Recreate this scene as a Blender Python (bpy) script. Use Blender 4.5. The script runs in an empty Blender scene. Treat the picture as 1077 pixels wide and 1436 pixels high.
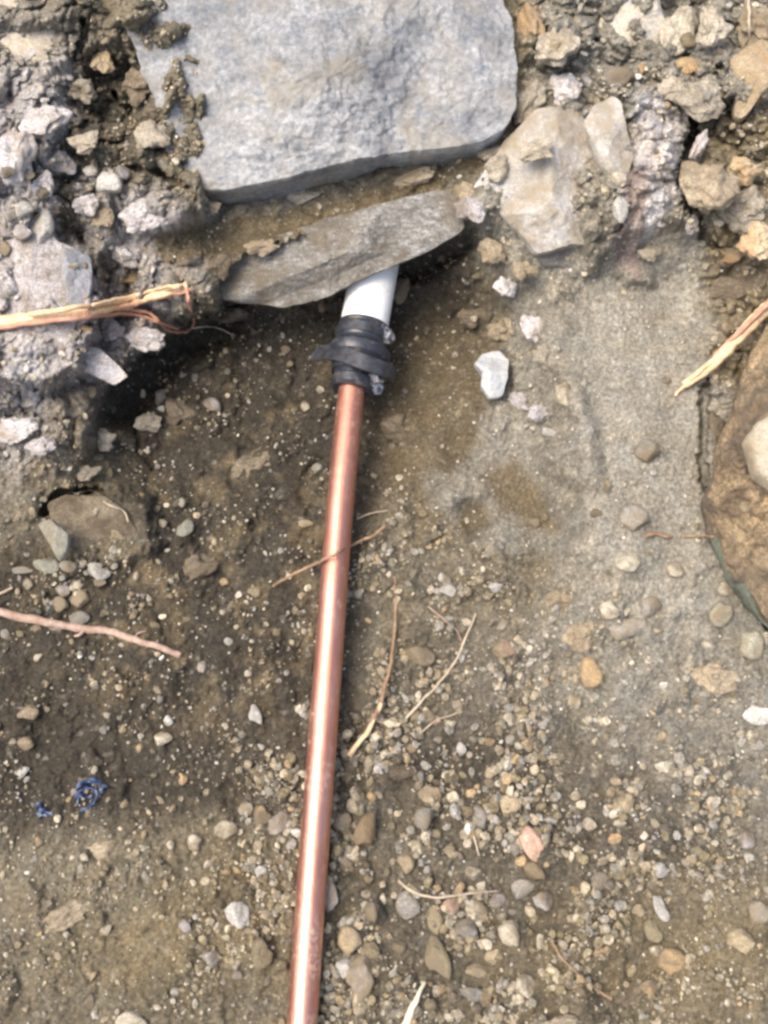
import bpy, math, random
import numpy as np
from mathutils import Vector, Matrix
from mathutils.bvhtree import BVHTree

scene = bpy.context.scene
R = math.radians
rnd = random.Random(7)
rng = np.random.default_rng(7)

# ------------------------------------------------------------------ camera
PITCH, VFOV, CAM_H = 70.0, 50.0, 0.80
T = math.tan(R(VFOV / 2))
cam_d = bpy.data.cameras.new("camera")
cam = bpy.data.objects.new("camera", cam_d)
scene.collection.objects.link(cam)
cam.location = (0, 0, CAM_H)
cam.rotation_euler = (R(90 - PITCH), 0, 0)
cam_d.sensor_fit = 'VERTICAL'
cam_d.sensor_height = 24
cam_d.lens = 12 / T
cam_d.clip_start = 0.01
cam_d.clip_end = 500
cam_d.dof.use_dof = True
cam_d.dof.focus_distance = 0.84
cam_d.dof.aperture_fstop = 7.0
scene.camera = cam
CP, SP = math.cos(R(PITCH)), math.sin(R(PITCH))

# ------------------------------------------------------------------ light
SUN_ELEV, SUN_AZ = 66.0, -98.0        # azimuth from +Y, negative = to the left
world = bpy.data.worlds.new("World")
scene.world = world
world.use_nodes = True
nt = world.node_tree
bg = nt.nodes["Background"]
sky = nt.nodes.new("ShaderNodeTexSky")
sky.sky_type = 'NISHITA'
sky.sun_disc = False
sky.sun_elevation = R(SUN_ELEV)
sky.sun_rotation = R(SUN_AZ)
sky.air_density = 1.0
sky.dust_density = 6.0
sky.ozone_density = 0.3
nt.links.new(sky.outputs[0], bg.inputs[0])
bg.inputs[1].default_value = 0.15
sun_d = bpy.data.lights.new("sun", 'SUN')
sun = bpy.data.objects.new("sun", sun_d)
scene.collection.objects.link(sun)
sun_d.energy = 1.5
sun_d.angle = R(34)
sun_d.color = (1.0, 0.94, 0.85)
sd = Vector((math.sin(R(SUN_AZ)) * math.cos(R(SUN_ELEV)), math.cos(R(SUN_AZ)) * math.cos(R(SUN_ELEV)), math.sin(R(SUN_ELEV))))
sun.rotation_euler = sd.to_track_quat('Z', 'Y').to_euler()
sun.location = (0, 0, 5)
vs = scene.view_settings
vs.view_transform = 'Standard'
vs.look = 'None'
vs.exposure = 0.86
vs.gamma = 1
vs.use_curve_mapping = False
scene.cycles.pixel_filter_type = 'BLACKMAN_HARRIS'
scene.cycles.filter_width = 2.9
scene.cycles.max_bounces = 5
scene.cycles.diffuse_bounces = 3

# ------------------------------------------------------------------ helpers
def at(px, py, z):
    """world point at height z under a sight line of the photograph"""
    t = (718 - py) / 718 * T
    s = (px - 538.5) / 718 * T
    d = Vector((s, CP + t * SP, -SP + t * CP))
    return Vector((0, 0, CAM_H)) + d * ((z - CAM_H) / d.z)

PERM = np.random.default_rng(3).permutation(256)
PERM = np.concatenate([PERM, PERM, PERM])
_a = np.arange(256) * 2.399963
G2x, G2y = np.cos(_a), np.sin(_a)
_g = np.random.default_rng(4).normal(size=(256, 3))
G3 = _g / np.linalg.norm(_g, axis=1)[:, None]

def perlin2(x, y):
    xi = np.floor(x).astype(np.int64); yi = np.floor(y).astype(np.int64)
    fx, fy = x - xi, y - yi
    u = fx * fx * fx * (fx * (fx * 6 - 15) + 10); v = fy * fy * fy * (fy * (fy * 6 - 15) + 10)
    xi &= 255; yi &= 255
    def g(a, b, dx, dy):
        h = PERM[PERM[a & 255] + (b & 255)]
        return G2x[h] * dx + G2y[h] * dy
    n0 = g(xi, yi, fx, fy); n1 = g(xi + 1, yi, fx - 1, fy)
    n2 = g(xi, yi + 1, fx, fy - 1); n3 = g(xi + 1, yi + 1, fx - 1, fy - 1)
    a = n0 + u * (n1 - n0); b = n2 + u * (n3 - n2)
    return (a + v * (b - a)) * 1.5

def fbm2(x, y, scale, octv=3, seed=0, gain=0.5):
    out = 0; amp = 1; f = 1 / scale; tot = 0
    for k in range(octv):
        out = out + amp * perlin2(x * f + seed * 17.3 + k * 31.7, y * f + seed * 9.1 + k * 12.9)
        tot += amp; amp *= gain; f *= 2.03
    return out / tot

def perlin3(P):
    I = np.floor(P).astype(np.int64); F = P - I
    U = F * F * F * (F * (F * 6 - 15) + 10); I &= 255
    out = 0
    for dx in (0, 1):
        for dy in (0, 1):
            for dz in (0, 1):
                h = PERM[PERM[PERM[(I[:, 0] + dx) & 255] + ((I[:, 1] + dy) & 255)] + ((I[:, 2] + dz) & 255)]
                d = (G3[h] * (F - np.array([dx, dy, dz]))).sum(1)
                w = (U[:, 0] if dx else 1 - U[:, 0]) * (U[:, 1] if dy else 1 - U[:, 1]) * (U[:, 2] if dz else 1 - U[:, 2])
                out = out + w * d
    return out * 1.5

def fbm3(P, scale, octv=3, seed=0, gain=0.5):
    out = 0; amp = 1; f = 1 / scale; tot = 0
    for k in range(octv):
        out = out + amp * perlin3(P * f + seed * 7.7 + k * 19.1); tot += amp; amp *= gain; f *= 2.03
    return out / tot

def worley2(x, y, scale, seed=0):
    """distance to nearest feature point, distance to second, random number of the cell"""
    x = x / scale + seed * 13.7; y = y / scale + seed * 5.3
    xi = np.floor(x).astype(np.int64); yi = np.floor(y).astype(np.int64)
    f1 = np.full(x.shape, 9.0); f2 = np.full(x.shape, 9.0); cid = np.zeros(x.shape)
    for dx in (-1, 0, 1):
        for dy in (-1, 0, 1):
            h = PERM[PERM[(xi + dx) & 255] + ((yi + dy) & 255)]
            rx = PERM[h + 11] / 255.0; ry = PERM[h + 97] / 255.0
            d = np.hypot(xi + dx + 0.1 + 0.8 * rx - x, yi + dy + 0.1 + 0.8 * ry - y)
            near = d < f1
            f2 = np.where(near, f1, np.minimum(f2, d))
            cid = np.where(near, PERM[h + 171] / 255.0, cid)
            f1 = np.where(near, d, f1)
    return f1, f2, cid

def sstep(a, b, x):
    t = np.clip((x - a) / (b - a), 0, 1)
    return t * t * (3 - 2 * t)

def blob(X, Y, cx, cy, rx, ry, ang=0, soft=0.5):
    c, s = math.cos(R(ang)), math.sin(R(ang))
    u = ((X - cx) * c + (Y - cy) * s) / rx; v = (-(X - cx) * s + (Y - cy) * c) / ry
    return 1 - sstep(1 - soft, 1 + soft, np.sqrt(u * u + v * v))

def polymask(X, Y, poly, feather):
    """1 inside, 0 outside, blended over the feather (pixels)"""
    P = np.array(poly, float); n = len(P)
    dist = np.full(X.shape, 1e9); ins = np.zeros(X.shape, bool)
    for i in range(n):
        a, b = P[i], P[(i + 1) % n]
        e = b - a
        t = np.clip(((X - a[0]) * e[0] + (Y - a[1]) * e[1]) / (e @ e), 0, 1)
        dist = np.minimum(dist, np.hypot(X - a[0] - t * e[0], Y - a[1] - t * e[1]))
        cond = (a[1] > Y) != (b[1] > Y)
        xc = a[0] + (Y - a[1]) / (e[1] if abs(e[1]) > 1e-9 else 1e-9) * e[0]
        ins ^= cond & (X < xc)
    return sstep(-feather, feather, np.where(ins, dist, -dist))

def linemask(X, Y, pts, width):
    P = np.array(pts, float); dist = np.full(X.shape, 1e9)
    for a, b in zip(P[:-1], P[1:]):
        e = b - a
        t = np.clip(((X - a[0]) * e[0] + (Y - a[1]) * e[1]) / (e @ e), 0, 1)
        dist = np.minimum(dist, np.hypot(X - a[0] - t * e[0], Y - a[1] - t * e[1]))
    return 1 - sstep(width * 0.35, width, dist)

def mesh_from(name, V, quads=None, tris=None, smooth=True):
    me = bpy.data.meshes.new(name)
    V = np.asarray(V, np.float32)
    nq = 0 if quads is None else len(quads); ntr = 0 if tris is None else len(tris)
    me.vertices.add(len(V)); me.vertices.foreach_set("co", V.ravel())
    loops = []
    if nq: loops.append(np.asarray(quads, np.int32).ravel())
    if ntr: loops.append(np.asarray(tris, np.int32).ravel())
    loops = np.concatenate(loops)
    me.loops.add(len(loops)); me.loops.foreach_set("vertex_index", loops)
    me.polygons.add(nq + ntr)
    starts = np.concatenate([np.arange(nq) * 4, nq * 4 + np.arange(ntr) * 3]).astype(np.int32)
    me.polygons.foreach_set("loop_start", starts)
    try:
        me.polygons.foreach_set("loop_total", np.concatenate([np.full(nq, 4), np.full(ntr, 3)]).astype(np.int32))
    except Exception:
        pass
    me.polygons.foreach_set("use_smooth", np.full(nq + ntr, smooth))
    me.update(calc_edges=True)
    me.validate()
    return me

def set_color(me, col):
    a = me.color_attributes.new("albedo", 'FLOAT_COLOR', 'POINT')
    c = np.ones((len(me.vertices), 4), np.float32); c[:, :3] = col
    a.data.foreach_set("color", c.ravel())

def link(name, me, mat=None, parent=None, loc=None, label=None, cat=None, group=None, kind=None):
    o = bpy.data.objects.new(name, me)
    scene.collection.objects.link(o)
    if mat is not None and me is not None and not me.materials: me.materials.append(mat)
    if parent is not None: o.parent = parent
    if loc is not None: o.location = loc
    if label: o["label"] = label
    if cat: o["category"] = cat
    if group: o["group"] = group
    if kind: o["kind"] = kind
    return o

# ------------------------------------------------------------------ materials
def new_mat(name):
    m = bpy.data.materials.new(name); m.use_nodes = True
    n = m.node_tree.nodes; l = m.node_tree.links
    return m, n, l, n["Principled BSDF"]

def noise_node(n, l, vec, scale, detail=4, rough=0.6, dist=0.0):
    t = n.new("ShaderNodeTexNoise"); t.inputs["Scale"].default_value = scale
    t.inputs["Detail"].default_value = detail; t.inputs["Roughness"].default_value = rough
    t.inputs["Distortion"].default_value = dist
    l.new(vec, t.inputs["Vector"]); return t.outputs["Fac"]

def ramp(n, l, fac, stops):
    r = n.new("ShaderNodeValToRGB"); e = r.color_ramp.elements
    while len(e) < len(stops): e.new(0.5)
    for k, (p, c) in enumerate(stops):
        e[k].position = p; e[k].color = (c, c, c, 1) if isinstance(c, (int, float)) else (*c, 1)
    l.new(fac, r.inputs[0]); return r.outputs[0]

def mixc(n, l, fac, a, b, mode='MIX'):
    m = n.new("ShaderNodeMix"); m.data_type = 'RGBA'; m.blend_type = mode
    for idx, v in ((0, fac), (6, a), (7, b)):
        if hasattr(v, "is_linked") or hasattr(v, "node"): l.new(v, m.inputs[idx])
        elif idx == 0: m.inputs[0].default_value = v
        else: m.inputs[idx].default_value = (*v, 1)
    return m.outputs[2]

def bump(n, l, bs, h, dist, strength=1.0, prev=None):
    b = n.new("ShaderNodeBump"); b.inputs["Distance"].default_value = dist; b.inputs["Strength"].default_value = strength
    l.new(h, b.inputs["Height"])
    if prev is not None: l.new(prev, b.inputs["Normal"])
    return b.outputs[0]

def mat_soil(name, attr=True, col=None):
    m, n, l, bs = new_mat(name)
    tc = n.new("ShaderNodeTexCoord").outputs["Object"]
    if attr:
        a = n.new("ShaderNodeAttribute"); a.attribute_name = "albedo"; base = a.outputs["Color"]
    else:
        base = mixc(n, l, ramp(n, l, noise_node(n, l, tc, 45, 4), [(0.35, 0.0), (0.65, 1.0)]), col[0], col[1])
    f = ramp(n, l, noise_node(n, l, tc, 420, 3, 0.7), [(0.3, 0.62), (0.5, 1.0), (0.68, 1.5)])
    c = mixc(n, l, 1.0, base, f, 'MULTIPLY')
    v = n.new("ShaderNodeTexVoronoi"); v.inputs["Scale"].default_value = 330; l.new(tc, v.inputs["Vector"])
    sp = ramp(n, l, v.outputs["Color"], [(0.82, 0.0), (0.97, 0.35)])
    c = mixc(n, l, sp, c, (0.42, 0.38, 0.31))
    l.new(c, bs.inputs["Base Color"])
    bs.inputs["Roughness"].default_value = 0.93
    bs.inputs["Specular IOR Level"].default_value = 0.25
    h = noise_node(n, l, tc, 600, 5, 0.75)
    b1 = bump(n, l, bs, h, 0.0016, 0.9)
    b2 = bump(n, l, bs, v.outputs["Distance"], 0.0012, 0.5, b1)
    l.new(b2, bs.inputs["Normal"])
    return m

def mat_rock(name, c1, c2, c3, dirt=(0.2, 0.155, 0.1), dirt_amt=0.35, s=1.0, rough=0.85, streak=0.0, fleck=0.5):
    m, n, l, bs = new_mat(name)
    tc0 = n.new("ShaderNodeTexCoord").outputs["Object"]
    oi = n.new("ShaderNodeObjectInfo")
    mp = n.new("ShaderNodeVectorMath"); mp.operation = 'MULTIPLY_ADD'
    l.new(oi.outputs["Random"], mp.inputs[0]); mp.inputs[1].default_value = (3.1, 5.3, 7.7); l.new(tc0, mp.inputs[2])
    tc = mp.outputs[0]
    if streak:
        sm = n.new("ShaderNodeMapping"); sm.inputs["Scale"].default_value = (1, 1 + streak, 1 + streak); sm.inputs["Rotation"].default_value = (0, 0, 0.35)
        l.new(tc, sm.inputs["Vector"]); tcs = sm.outputs[0]
    else: tcs = tc
    base = mixc(n, l, ramp(n, l, noise_node(n, l, tcs, 22 * s, 6, 0.65, 0.6), [(0.36, 0.0), (0.62, 1.0)]), c1, c2)
    base = mixc(n, l, ramp(n, l, noise_node(n, l, tcs, 90 * s, 5, 0.7), [(0.5, 0.0), (0.68, 0.8)]), base, c3)
    fl = ramp(n, l, noise_node(n, l, tc, 380 * s, 3, 0.7), [(0.3, 1 - 0.55 * fleck), (0.5, 1.0), (0.7, 1 + 0.7 * fleck)])
    base = mixc(n, l, 1.0, base, fl, 'MULTIPLY')
    base = mixc(n, l, ramp(n, l, noise_node(n, l, tc, 14 * s, 7, 0.7, 0.4), [(0.62 - dirt_amt * 0.4, 0.0), (0.72 - dirt_amt * 0.25, min(1, dirt_amt * 2))]), base, dirt)
    var = n.new("ShaderNodeMath"); var.operation = 'MULTIPLY_ADD'; var.inputs[1].default_value = 0.4; var.inputs[2].default_value = 0.8
    l.new(oi.outputs["Random"], var.inputs[0])
    base = mixc(n, l, 1.0, base, var.outputs[0], 'MULTIPLY')
    l.new(base, bs.inputs["Base Color"])
    bs.inputs["Roughness"].default_value = rough
    bs.inputs["Specular IOR Level"].default_value = 0.3
    b1 = bump(n, l, bs, noise_node(n, l, tcs, 60 * s, 7, 0.72), 0.004 / s ** 0.5, 0.5)
    b2 = bump(n, l, bs, noise_node(n, l, tc, 480, 4, 0.7), 0.0012, 0.8, b1)
    l.new(b2, bs.inputs["Normal"])
    return m

M = {}
M['ground'] = mat_soil("trench_soil")
M['grit'] = mat_soil("grit")
M['boulder'] = mat_rock("grey_boulder_stone", (0.185, 0.19, 0.195), (0.35, 0.355, 0.355), (0.135, 0.16, 0.19), (0.25, 0.22, 0.165), 0.42, 0.75, streak=.4, fleck=0.55)
M['slab'] = mat_rock("slab_stone", (0.13, 0.124, 0.11), (0.24, 0.23, 0.205), (0.42, 0.415, 0.41), (0.14, 0.115, 0.08), 0.42, 1.4, streak=1.5, fleck=.8)
M['darkunder'] = mat_rock("shaded_underside_stone", (0.11, 0.105, 0.095), (0.18, 0.17, 0.15), (0.24, 0.23, 0.21), (0.12, 0.1, 0.08), 0.2, 1.5, streak=2)
M['tanrock'] = mat_rock("tan_grey_stone", (0.33, 0.29, 0.22), (0.46, 0.42, 0.35), (0.28, 0.29, 0.32), (0.24, 0.18, 0.11), 0.3, 1.3)
M['palerock'] = mat_rock("pale_broken_stone", (0.25, 0.23, 0.19), (0.44, 0.425, 0.40), (0.24, 0.245, 0.26), (0.26, 0.215, 0.15), 0.5, 1.7)
M['creamrock'] = mat_rock('cream_stone', (.5,.43,.31), (.62,.55,.42), (.55,.5,.42), (.3,.22,.13), .25, 2)
M['crust'] = mat_rock("pale_crusted_soil", (0.33, 0.305, 0.28), (0.54, 0.515, 0.51), (0.22, 0.19, 0.165), (0.25, 0.19, 0.13), 0.35, 2.2, fleck=0.9)
M['bluerock'] = mat_rock("blue_grey_stone", (0.25, 0.26, 0.28), (0.37, 0.37, 0.38), (0.2, 0.22, 0.25), (0.27, 0.22, 0.16), 0.25, 1.6)
M['mudrock'] = mat_rock("mud_caked_stone", (0.12, 0.085, 0.05), (0.33, 0.25, 0.15), (0.09, 0.07, 0.045), (0.10, 0.08, 0.06), 0.5, 1.8, fleck=1.0)
M['greenrock'] = mat_rock("green_stained_stone", (0.09, 0.10, 0.075), (0.17, 0.19, 0.15), (0.2, 0.2, 0.17), (0.12, 0.1, 0.07), 0.2, 2)
M['clod'] = mat_rock("tan_soil_clod", (0.25, 0.20, 0.13), (0.37, 0.31, 0.22), (0.19, 0.16, 0.11), (0.17, 0.13, 0.085), 0.35, 2.2, fleck=0.8)
M['greyclod'] = mat_rock("grey_soil_clod", (0.26, 0.225, 0.165), (0.42, 0.375, 0.295), (0.18, 0.16, 0.13), (0.2, 0.16, 0.11), 0.3, 2.2, fleck=0.8)
M['darkclod'] = mat_rock("dark_soil_clod", (0.11, 0.088, 0.06), (0.18, 0.145, 0.10), (0.24, 0.2, 0.15), (0.08, 0.06, 0.04), 0.35, 2.2, fleck=0.8)
M['clodmid'] = mat_rock('brown_soil_block', (0.14, 0.115, 0.08), (0.21, 0.175, 0.12), (0.25, 0.21, 0.16), (0.09, 0.07, 0.045), 0.5, 2.2, fleck=0.9)
M['orangeclod'] = mat_rock("orange_soil_clod", (0.33, 0.24, 0.13), (0.45, 0.36, 0.24), (0.28, 0.25, 0.19), (0.35, 0.20, 0.09), 0.3, 2.2, fleck=0.7)
PEB = dict(white=(0.43, 0.41, 0.365), cream=(0.52, 0.47, 0.36), tan=(0.36, 0.29, 0.185), orange=(0.48, 0.33, 0.17), pink=(0.52, 0.33, 0.25),
           grey=(0.27, 0.255, 0.225), lilac=(0.36, 0.335, 0.33), olive=(0.22, 0.185, 0.115), green=(0.29, 0.29, 0.23), brown=(0.23, 0.15, 0.075))
PM = {}
for k, c in PEB.items():
    d = tuple(x * 0.72 for x in c); e = tuple(min(0.8, x * 1.22) for x in c)
    PM[k] = mat_rock(k + "_pebble", d, c, e, (0.2, 0.16, 0.105), 0.55 if k != 'white' else 0.2, 4.0, 0.8, fleck=0.8)

# ------------------------------------------------------------------ ground: one sheet
SPX = 1.75
GX0, GX1, GY0, GY1 = -20, 1097, -30, 1460
def graded(a0, a1, out0, out1):       # even spacing inside, growing outside
    inner = np.linspace(a0, a1, int((a1 - a0) / SPX) + 1)
    lo, hi, st = [], [], SPX
    x = a0
    while x > out0: st = min(st * 1.06, 9); x -= st; lo.append(x)
    x = a1; st = SPX
    while x < out1: st = min(st * 1.06, 9); x += st; hi.append(x)
    return np.concatenate([np.array(lo[::-1]), inner, np.array(hi)])
gx = graded(GX0, GX1, -620, 1700); gy = graded(GY0, GY1, -560, 2500)
nx, ny = len(gx), len(gy)
PX, PY = np.meshgrid(gx, gy)

def base_xy(z):
    t = (718 - PY) / 718 * T; s = (PX - 538.5) / 718 * T
    dz = -SP + t * CP; k = (z - CAM_H) / dz
    return s * k, (CP + t * SP) * k
X0, Y0 = base_xy(0.0)
wx = PX + 16 * fbm2(X0, Y0, 0.03, 3, 5); wy = PY + 16 * fbm2(X0, Y0, 0.03, 3, 6)
wxs = PX + 8 * fbm2(X0, Y0, 0.012, 3, 8) + 4 * fbm2(X0, Y0, 0.005, 2, 18); wys = PY + 8 * fbm2(X0, Y0, 0.012, 3, 9) + 4 * fbm2(X0, Y0, 0.005, 2, 19)

left_bank = polymask(wxs, wys, [(-400, -400), (320, -400), (290, 250), (300, 420), (225, 470), (165, 525), (135, 560), (130, 620), (105, 690), (60, 700), (40, 740), (-400, 790)], 13)
right_bank = polymask(wx, wy, [(640, -400), (655, 300), (690, 360), (725, 420), (770, 500), (790, 590), (800, 740), (770, 900), (880, 1010), (1060, 1060), (1500, 1100), (1500, -400)], 44)
H = 0.018 * sstep(1300, 520, wy) + 0.0
H = H + 0.080 * sstep(440, 250, wy) + 0.03 * sstep(250, 0, wy)
H = H + 0.030 * left_bank * sstep(820, 430, wy) + 0.012 * polymask(wx, wy, [(-400, 350), (180, 520), (150, 720), (60, 800), (-400, 860)], 60)
H = H + 0.014 * linemask(wx, wy, [(660, 400), (735, 480), (775, 560), (800, 650)], 60) + 0.042 * right_bank * (1 - 0.7 * sstep(450, 200, wy)) * sstep(1150, 700, wy)
led = polymask(wxs, wys, [(190, 420), (250, 452), (312, 440), (318, 420), (312, 390), (350, 360), (400, 348), (450, 328), (560, 298), (640, 284), (660, 250), (740, 180), (700, 100), (300, 150), (200, 240)], 9)
H = np.maximum(H, 0.094 * led)
# hollow round the fitting and the void under the slab
H = H - 0.016 * blob(wx, wy, 400, 560, 250, 150, -20, 0.6) - 0.010 * blob(wx, wy, 260, 590, 120, 90, -30, 0.6)
H = H - 0.012 * blob(wx, wy, 600, 440, 80, 110, 20, 0.5)
H = H - 0.020 * polymask(wxs, wys, [(540, 375), (655, 325), (672, 345), (600, 385), (560, 400)], 10)
H = H - 0.026 * polymask(wxs, wys, [(150, 535), (200, 490), (330, 440), (340, 470), (250, 520), (190, 600), (140, 590)], 16)
# lumps and dips of the floor
for (cx, cy, rx, ry, an, hh) in [(350, 690, 80, 60, 30, .004), (260, 790, 90, 50, -30, .003), (640, 600, 60, 80, 30, .006), (600, 690, 90, 40, -20, .004), (730, 690, 75, 40, 50, -.003),
                                 (664, 728, 22, 26, 0, -.004), (620, 560, 50, 70, 30, .008), (585, 640, 40, 60, 20, .008), (700, 590, 40, 90, -40, .006), (850, 560, 90, 200, 0, .006), (800, 820, 60, 50, 0, -.006), (860, 760, 60, 40, 20, .004), (300, 1270, 130, 90, -20, .006), (140, 1180, 90, 60, 0, .004), (760, 1340, 100, 60, -20, .007), (790, 1440, 70, 50, 0, .01),
                                 (1010, 1270, 110, 60, -20, .006), (900, 1400, 60, 90, 20, -.006), (560, 1130, 110, 50, 10, -.004), (200, 1080, 200, 60, 0, -.003), (930, 1060, 90, 40, 10, .004),
                                 (60, 980, 70, 50, 0, -.004), (150, 950, 100, 40, 10, .003), (470, 1000, 40, 300, 3, -.003), (150, 330, 50, 60, 30, -.012), (160, 130, 60, 55, 0, -.032), (105, 235, 40, 30, 40, -.018), (215, 250, 50, 16, 20, -.012), (95, 300, 22, 55, 10, -.006),
                                 (40, 190, 60, 60, 0, .008), (40, 620, 60, 45, 0, .004), (250, 300, 55, 30, 0, .008), (330, 335, 110, 20, -10, -.003),
                                 (750, 300, 60, 60, 0, -.006), (905, 230, 45, 90, 10, .012), (900, 60, 90, 60, 0, -.006), (780, 60, 50, 70, 0, .004), (690, 400, 40, 60, 30, .010)]:
    H = H + hh * blob(wx, wy, cx, cy, rx, ry, an, 0.6)
# cracks and gaps
for pts, w, dpt in [([(972, 150), (974, 190), (962, 220), (955, 255), (968, 290), (984, 318)], 9, .035), ([(60, 722), (72, 700), (100, 688), (145, 690)], 8, .02),
                    ([(0, 580), (30, 577), (52, 580)], 6, .010), ([(180, 236), (215, 240), (245, 255), (268, 275)], 7, .010), ([(118, 30), (118, 55), (108, 80)], 7, .02),
                    ([(40, 210), (50, 250), (62, 275)], 6, .010), ([(108, 330), (128, 350), (134, 400), (128, 440), (105, 505)], 6, .015), ([(95, 255), (75, 248)], 5, .01),
                    ([(985, 330), (1010, 350), (1060, 356)], 7, .012), ([(870, 80), (845, 60), (835, 58)], 6, .01), ([(1010, 95), (1020, 130), (1030, 150)], 8, .02), ([(1013, 30), (1030, 60), (1055, 70)], 7, .02),
                    ([(990, 540), (985, 640), (995, 720), (1030, 810), (1080, 880)], 9, .015), ([(190, 600), (200, 640), (215, 660)], 5, .006), ([(640, 440), (700, 520), (780, 640), (810, 660)], 6, .002),
                    ([(0, 352), (16, 360), (20, 350)], 14, .02), ([(160, 133), (166, 140)], 7, .012), ([(80, 210), (100, 190), (120, 175)], 8, .008)]:
    H = H - dpt * linemask(wxs, wys, pts, w)

Xg, Yg = base_xy(H)
gravelly = np.clip(blob(wx, wy, 640, 1220, 330, 260, 10, 0.5) + blob(wx, wy, 620, 860, 170, 120, 20, 0.6) * 0.6 + blob(wx, wy, 960, 1130, 220, 120, 0, 0.6) * 0.6 + 0.35 * blob(wx, wy, 120, 830, 120, 60, 0, .6), 0, 1)
cloddy = np.clip(polymask(wx, wy, [(700, -400), (740, 120), (830, 380), (960, 330), (990, 560), (1400, 560), (1400, -400)], 30) + left_bank * sstep(700, 560, wy) + 0.4 * blob(wx, wy, 180, 520, 150, 80, 0, .6), 0, 1)
smooth = np.clip(polymask(wx, wy, [(800, 430), (900, 330), (985, 320), (1000, 560), (990, 760), (940, 850), (830, 760), (800, 600)], 25) + blob(wx, wy, 730, 690, 80, 50, 50, .3) + .8 * blob(wx, wy, 610, 600, 70, 100, 20, .4) + blob(wx, wy, 664, 728, 26, 30, 0, .3) + blob(wx, wy, 300, 330, 110, 30, -8, .5) * .8 + 0.6 * blob(wx, wy, 1010, 1290, 100, 60, -20, .5), 0, 1)
patch = sstep(-.22, .30, fbm2(X0, Y0, 0.045, 3, 61))
f1, f2, cidD = worley2(Xg + 0.008 * fbm2(Xg, Yg, 0.02, 3, 42), Yg + 0.008 * fbm2(Xg, Yg, 0.02, 3, 43), 0.036, 4)
lumpD = np.clip(1 - (f1 / 0.62) ** 2, 0, 1) ** 0.6 * (0.3 + 0.8 * cidD)
rough = (1 - 0.75 * smooth) * (0.45 + 0.55 * np.maximum(patch, cloddy))
dH = 0.013 * lumpD * cloddy * (1 - smooth) + 0.0085 * fbm2(Xg, Yg, 0.075, 3, 11)
dH = dH + 0.0055 * fbm2(Xg, Yg, 0.022, 4, 12) * rough + 0.0030 * fbm2(Xg, Yg, 0.007, 4, 13, 0.6) * rough
jx = Xg + 0.004 * fbm2(Xg, Yg, 0.01, 3, 40); jy = Yg + 0.004 * fbm2(Xg, Yg, 0.01, 3, 41)
f1, f2, cidA = worley2(jx, jy, 0.020, 1)
lumpA = np.clip(1 - (f1 / 0.62) ** 2, 0, 1) ** 0.6 * (0.3 + 0.9 * cidA); edgeA = np.clip((f2 - f1) / 0.12, 0, 1)
dH = dH + 0.0075 * lumpA * cloddy * rough - 0.003 * (1 - edgeA) * cloddy * rough
f1, f2, cidB = worley2(jx, jy, 0.0085, 2)
lumpB = np.clip(1 - (f1 / 0.6) ** 2, 0, 1) ** 0.6 * cidB; edgeB = np.clip((f2 - f1) / 0.15, 0, 1)
clump = sstep(.0, .35, fbm2(X0, Y0, 0.03, 3, 63)) * (1 - smooth)
dH = dH + 0.0065 * lumpA * clump + 0.006 * lumpD * sstep(-.1, .3, fbm2(X0, Y0, 0.06, 3, 64)) * (1 - smooth) + 0.0036 * lumpB * (0.30 + 0.7 * np.maximum(gravelly, cloddy)) * rough
f1, f2, cidC = worley2(Xg, Yg, 0.0040, 3)
lumpC = np.clip(1 - (f1 / 0.55) ** 2, 0, 1) ** 0.6 * cidC
dH = dH + 0.0014 * lumpC * (0.35 + 0.65 * gravelly) * (0.15 + 0.85 * rough) * (1 - .8 * smooth) + 0.0009 * fbm2(Xg, Yg, 0.003, 3, 14, .6)
H = H + dH
for pl, lev in [([(640, 225), (700, 170), (760, 120), (870, 120), (905, 200), (890, 300), (870, 330), (780, 270), (700, 250)], .086), ([(800, 100), (830, 130), (812, 180), (815, 240), (860, 275), (900, 260), (895, 140), (860, 120)], .117),
                ([(815, -100), (820, 80), (900, 105), (955, 70), (950, -100)], .131), ([(-200, -100), (-200, 110), (60, 125), (125, 110), (125, -100)], .140), ([(100, -100), (108, 50), (150, 80), (200, 60), (200, -100)], .143),
                ([(-200, 340), (40, 320), (140, 345), (140, 420), (120, 520), (60, 545), (-200, 540)], .099), ([(165, -60), (165, 60), (212, 130), (225, 210), (268, 285), (296, 268), (246, 200), (214, 100), (188, 50), (182, -60)], .128),
                ([(700, 40), (740, 50), (745, 150), (725, 170), (700, 60)], .120), ([(1000, 60), (1120, 20), (1150, 100), (1060, 150), (1010, 150)], .143), ([(140, 692), (210, 700), (225, 765), (170, 800), (120, 795), (120, 730)], .031),
                ([(738, 345), (880, 350), (895, 395), (840, 400), (750, 385)], .072), ([(865, 240), (915, 240), (915, 400), (870, 385)], .083)]:
    mk = polymask(wxs + 0.6 * (wx - PX), wys + 0.6 * (wy - PY), pl, 14)
    H = H + np.maximum(lev + 0.7 * dH - H, 0) * mk
# soil banked against the pipe
pipe_px = 492 - (PY - 552) * 0.0785
side = np.abs(PX - pipe_px)
H = H + (0.0045 + 0.0035 * fbm2(X0, Y0, 0.03, 3, 66)) * np.exp(-((side - 24) / 13) ** 2) * sstep(700, 950, PY) * (0.4 + 0.9 * sstep(-.3, .3, fbm2(X0, Y0, 0.05, 2, 67)))
Xg, Yg = base_xy(H)

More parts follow.
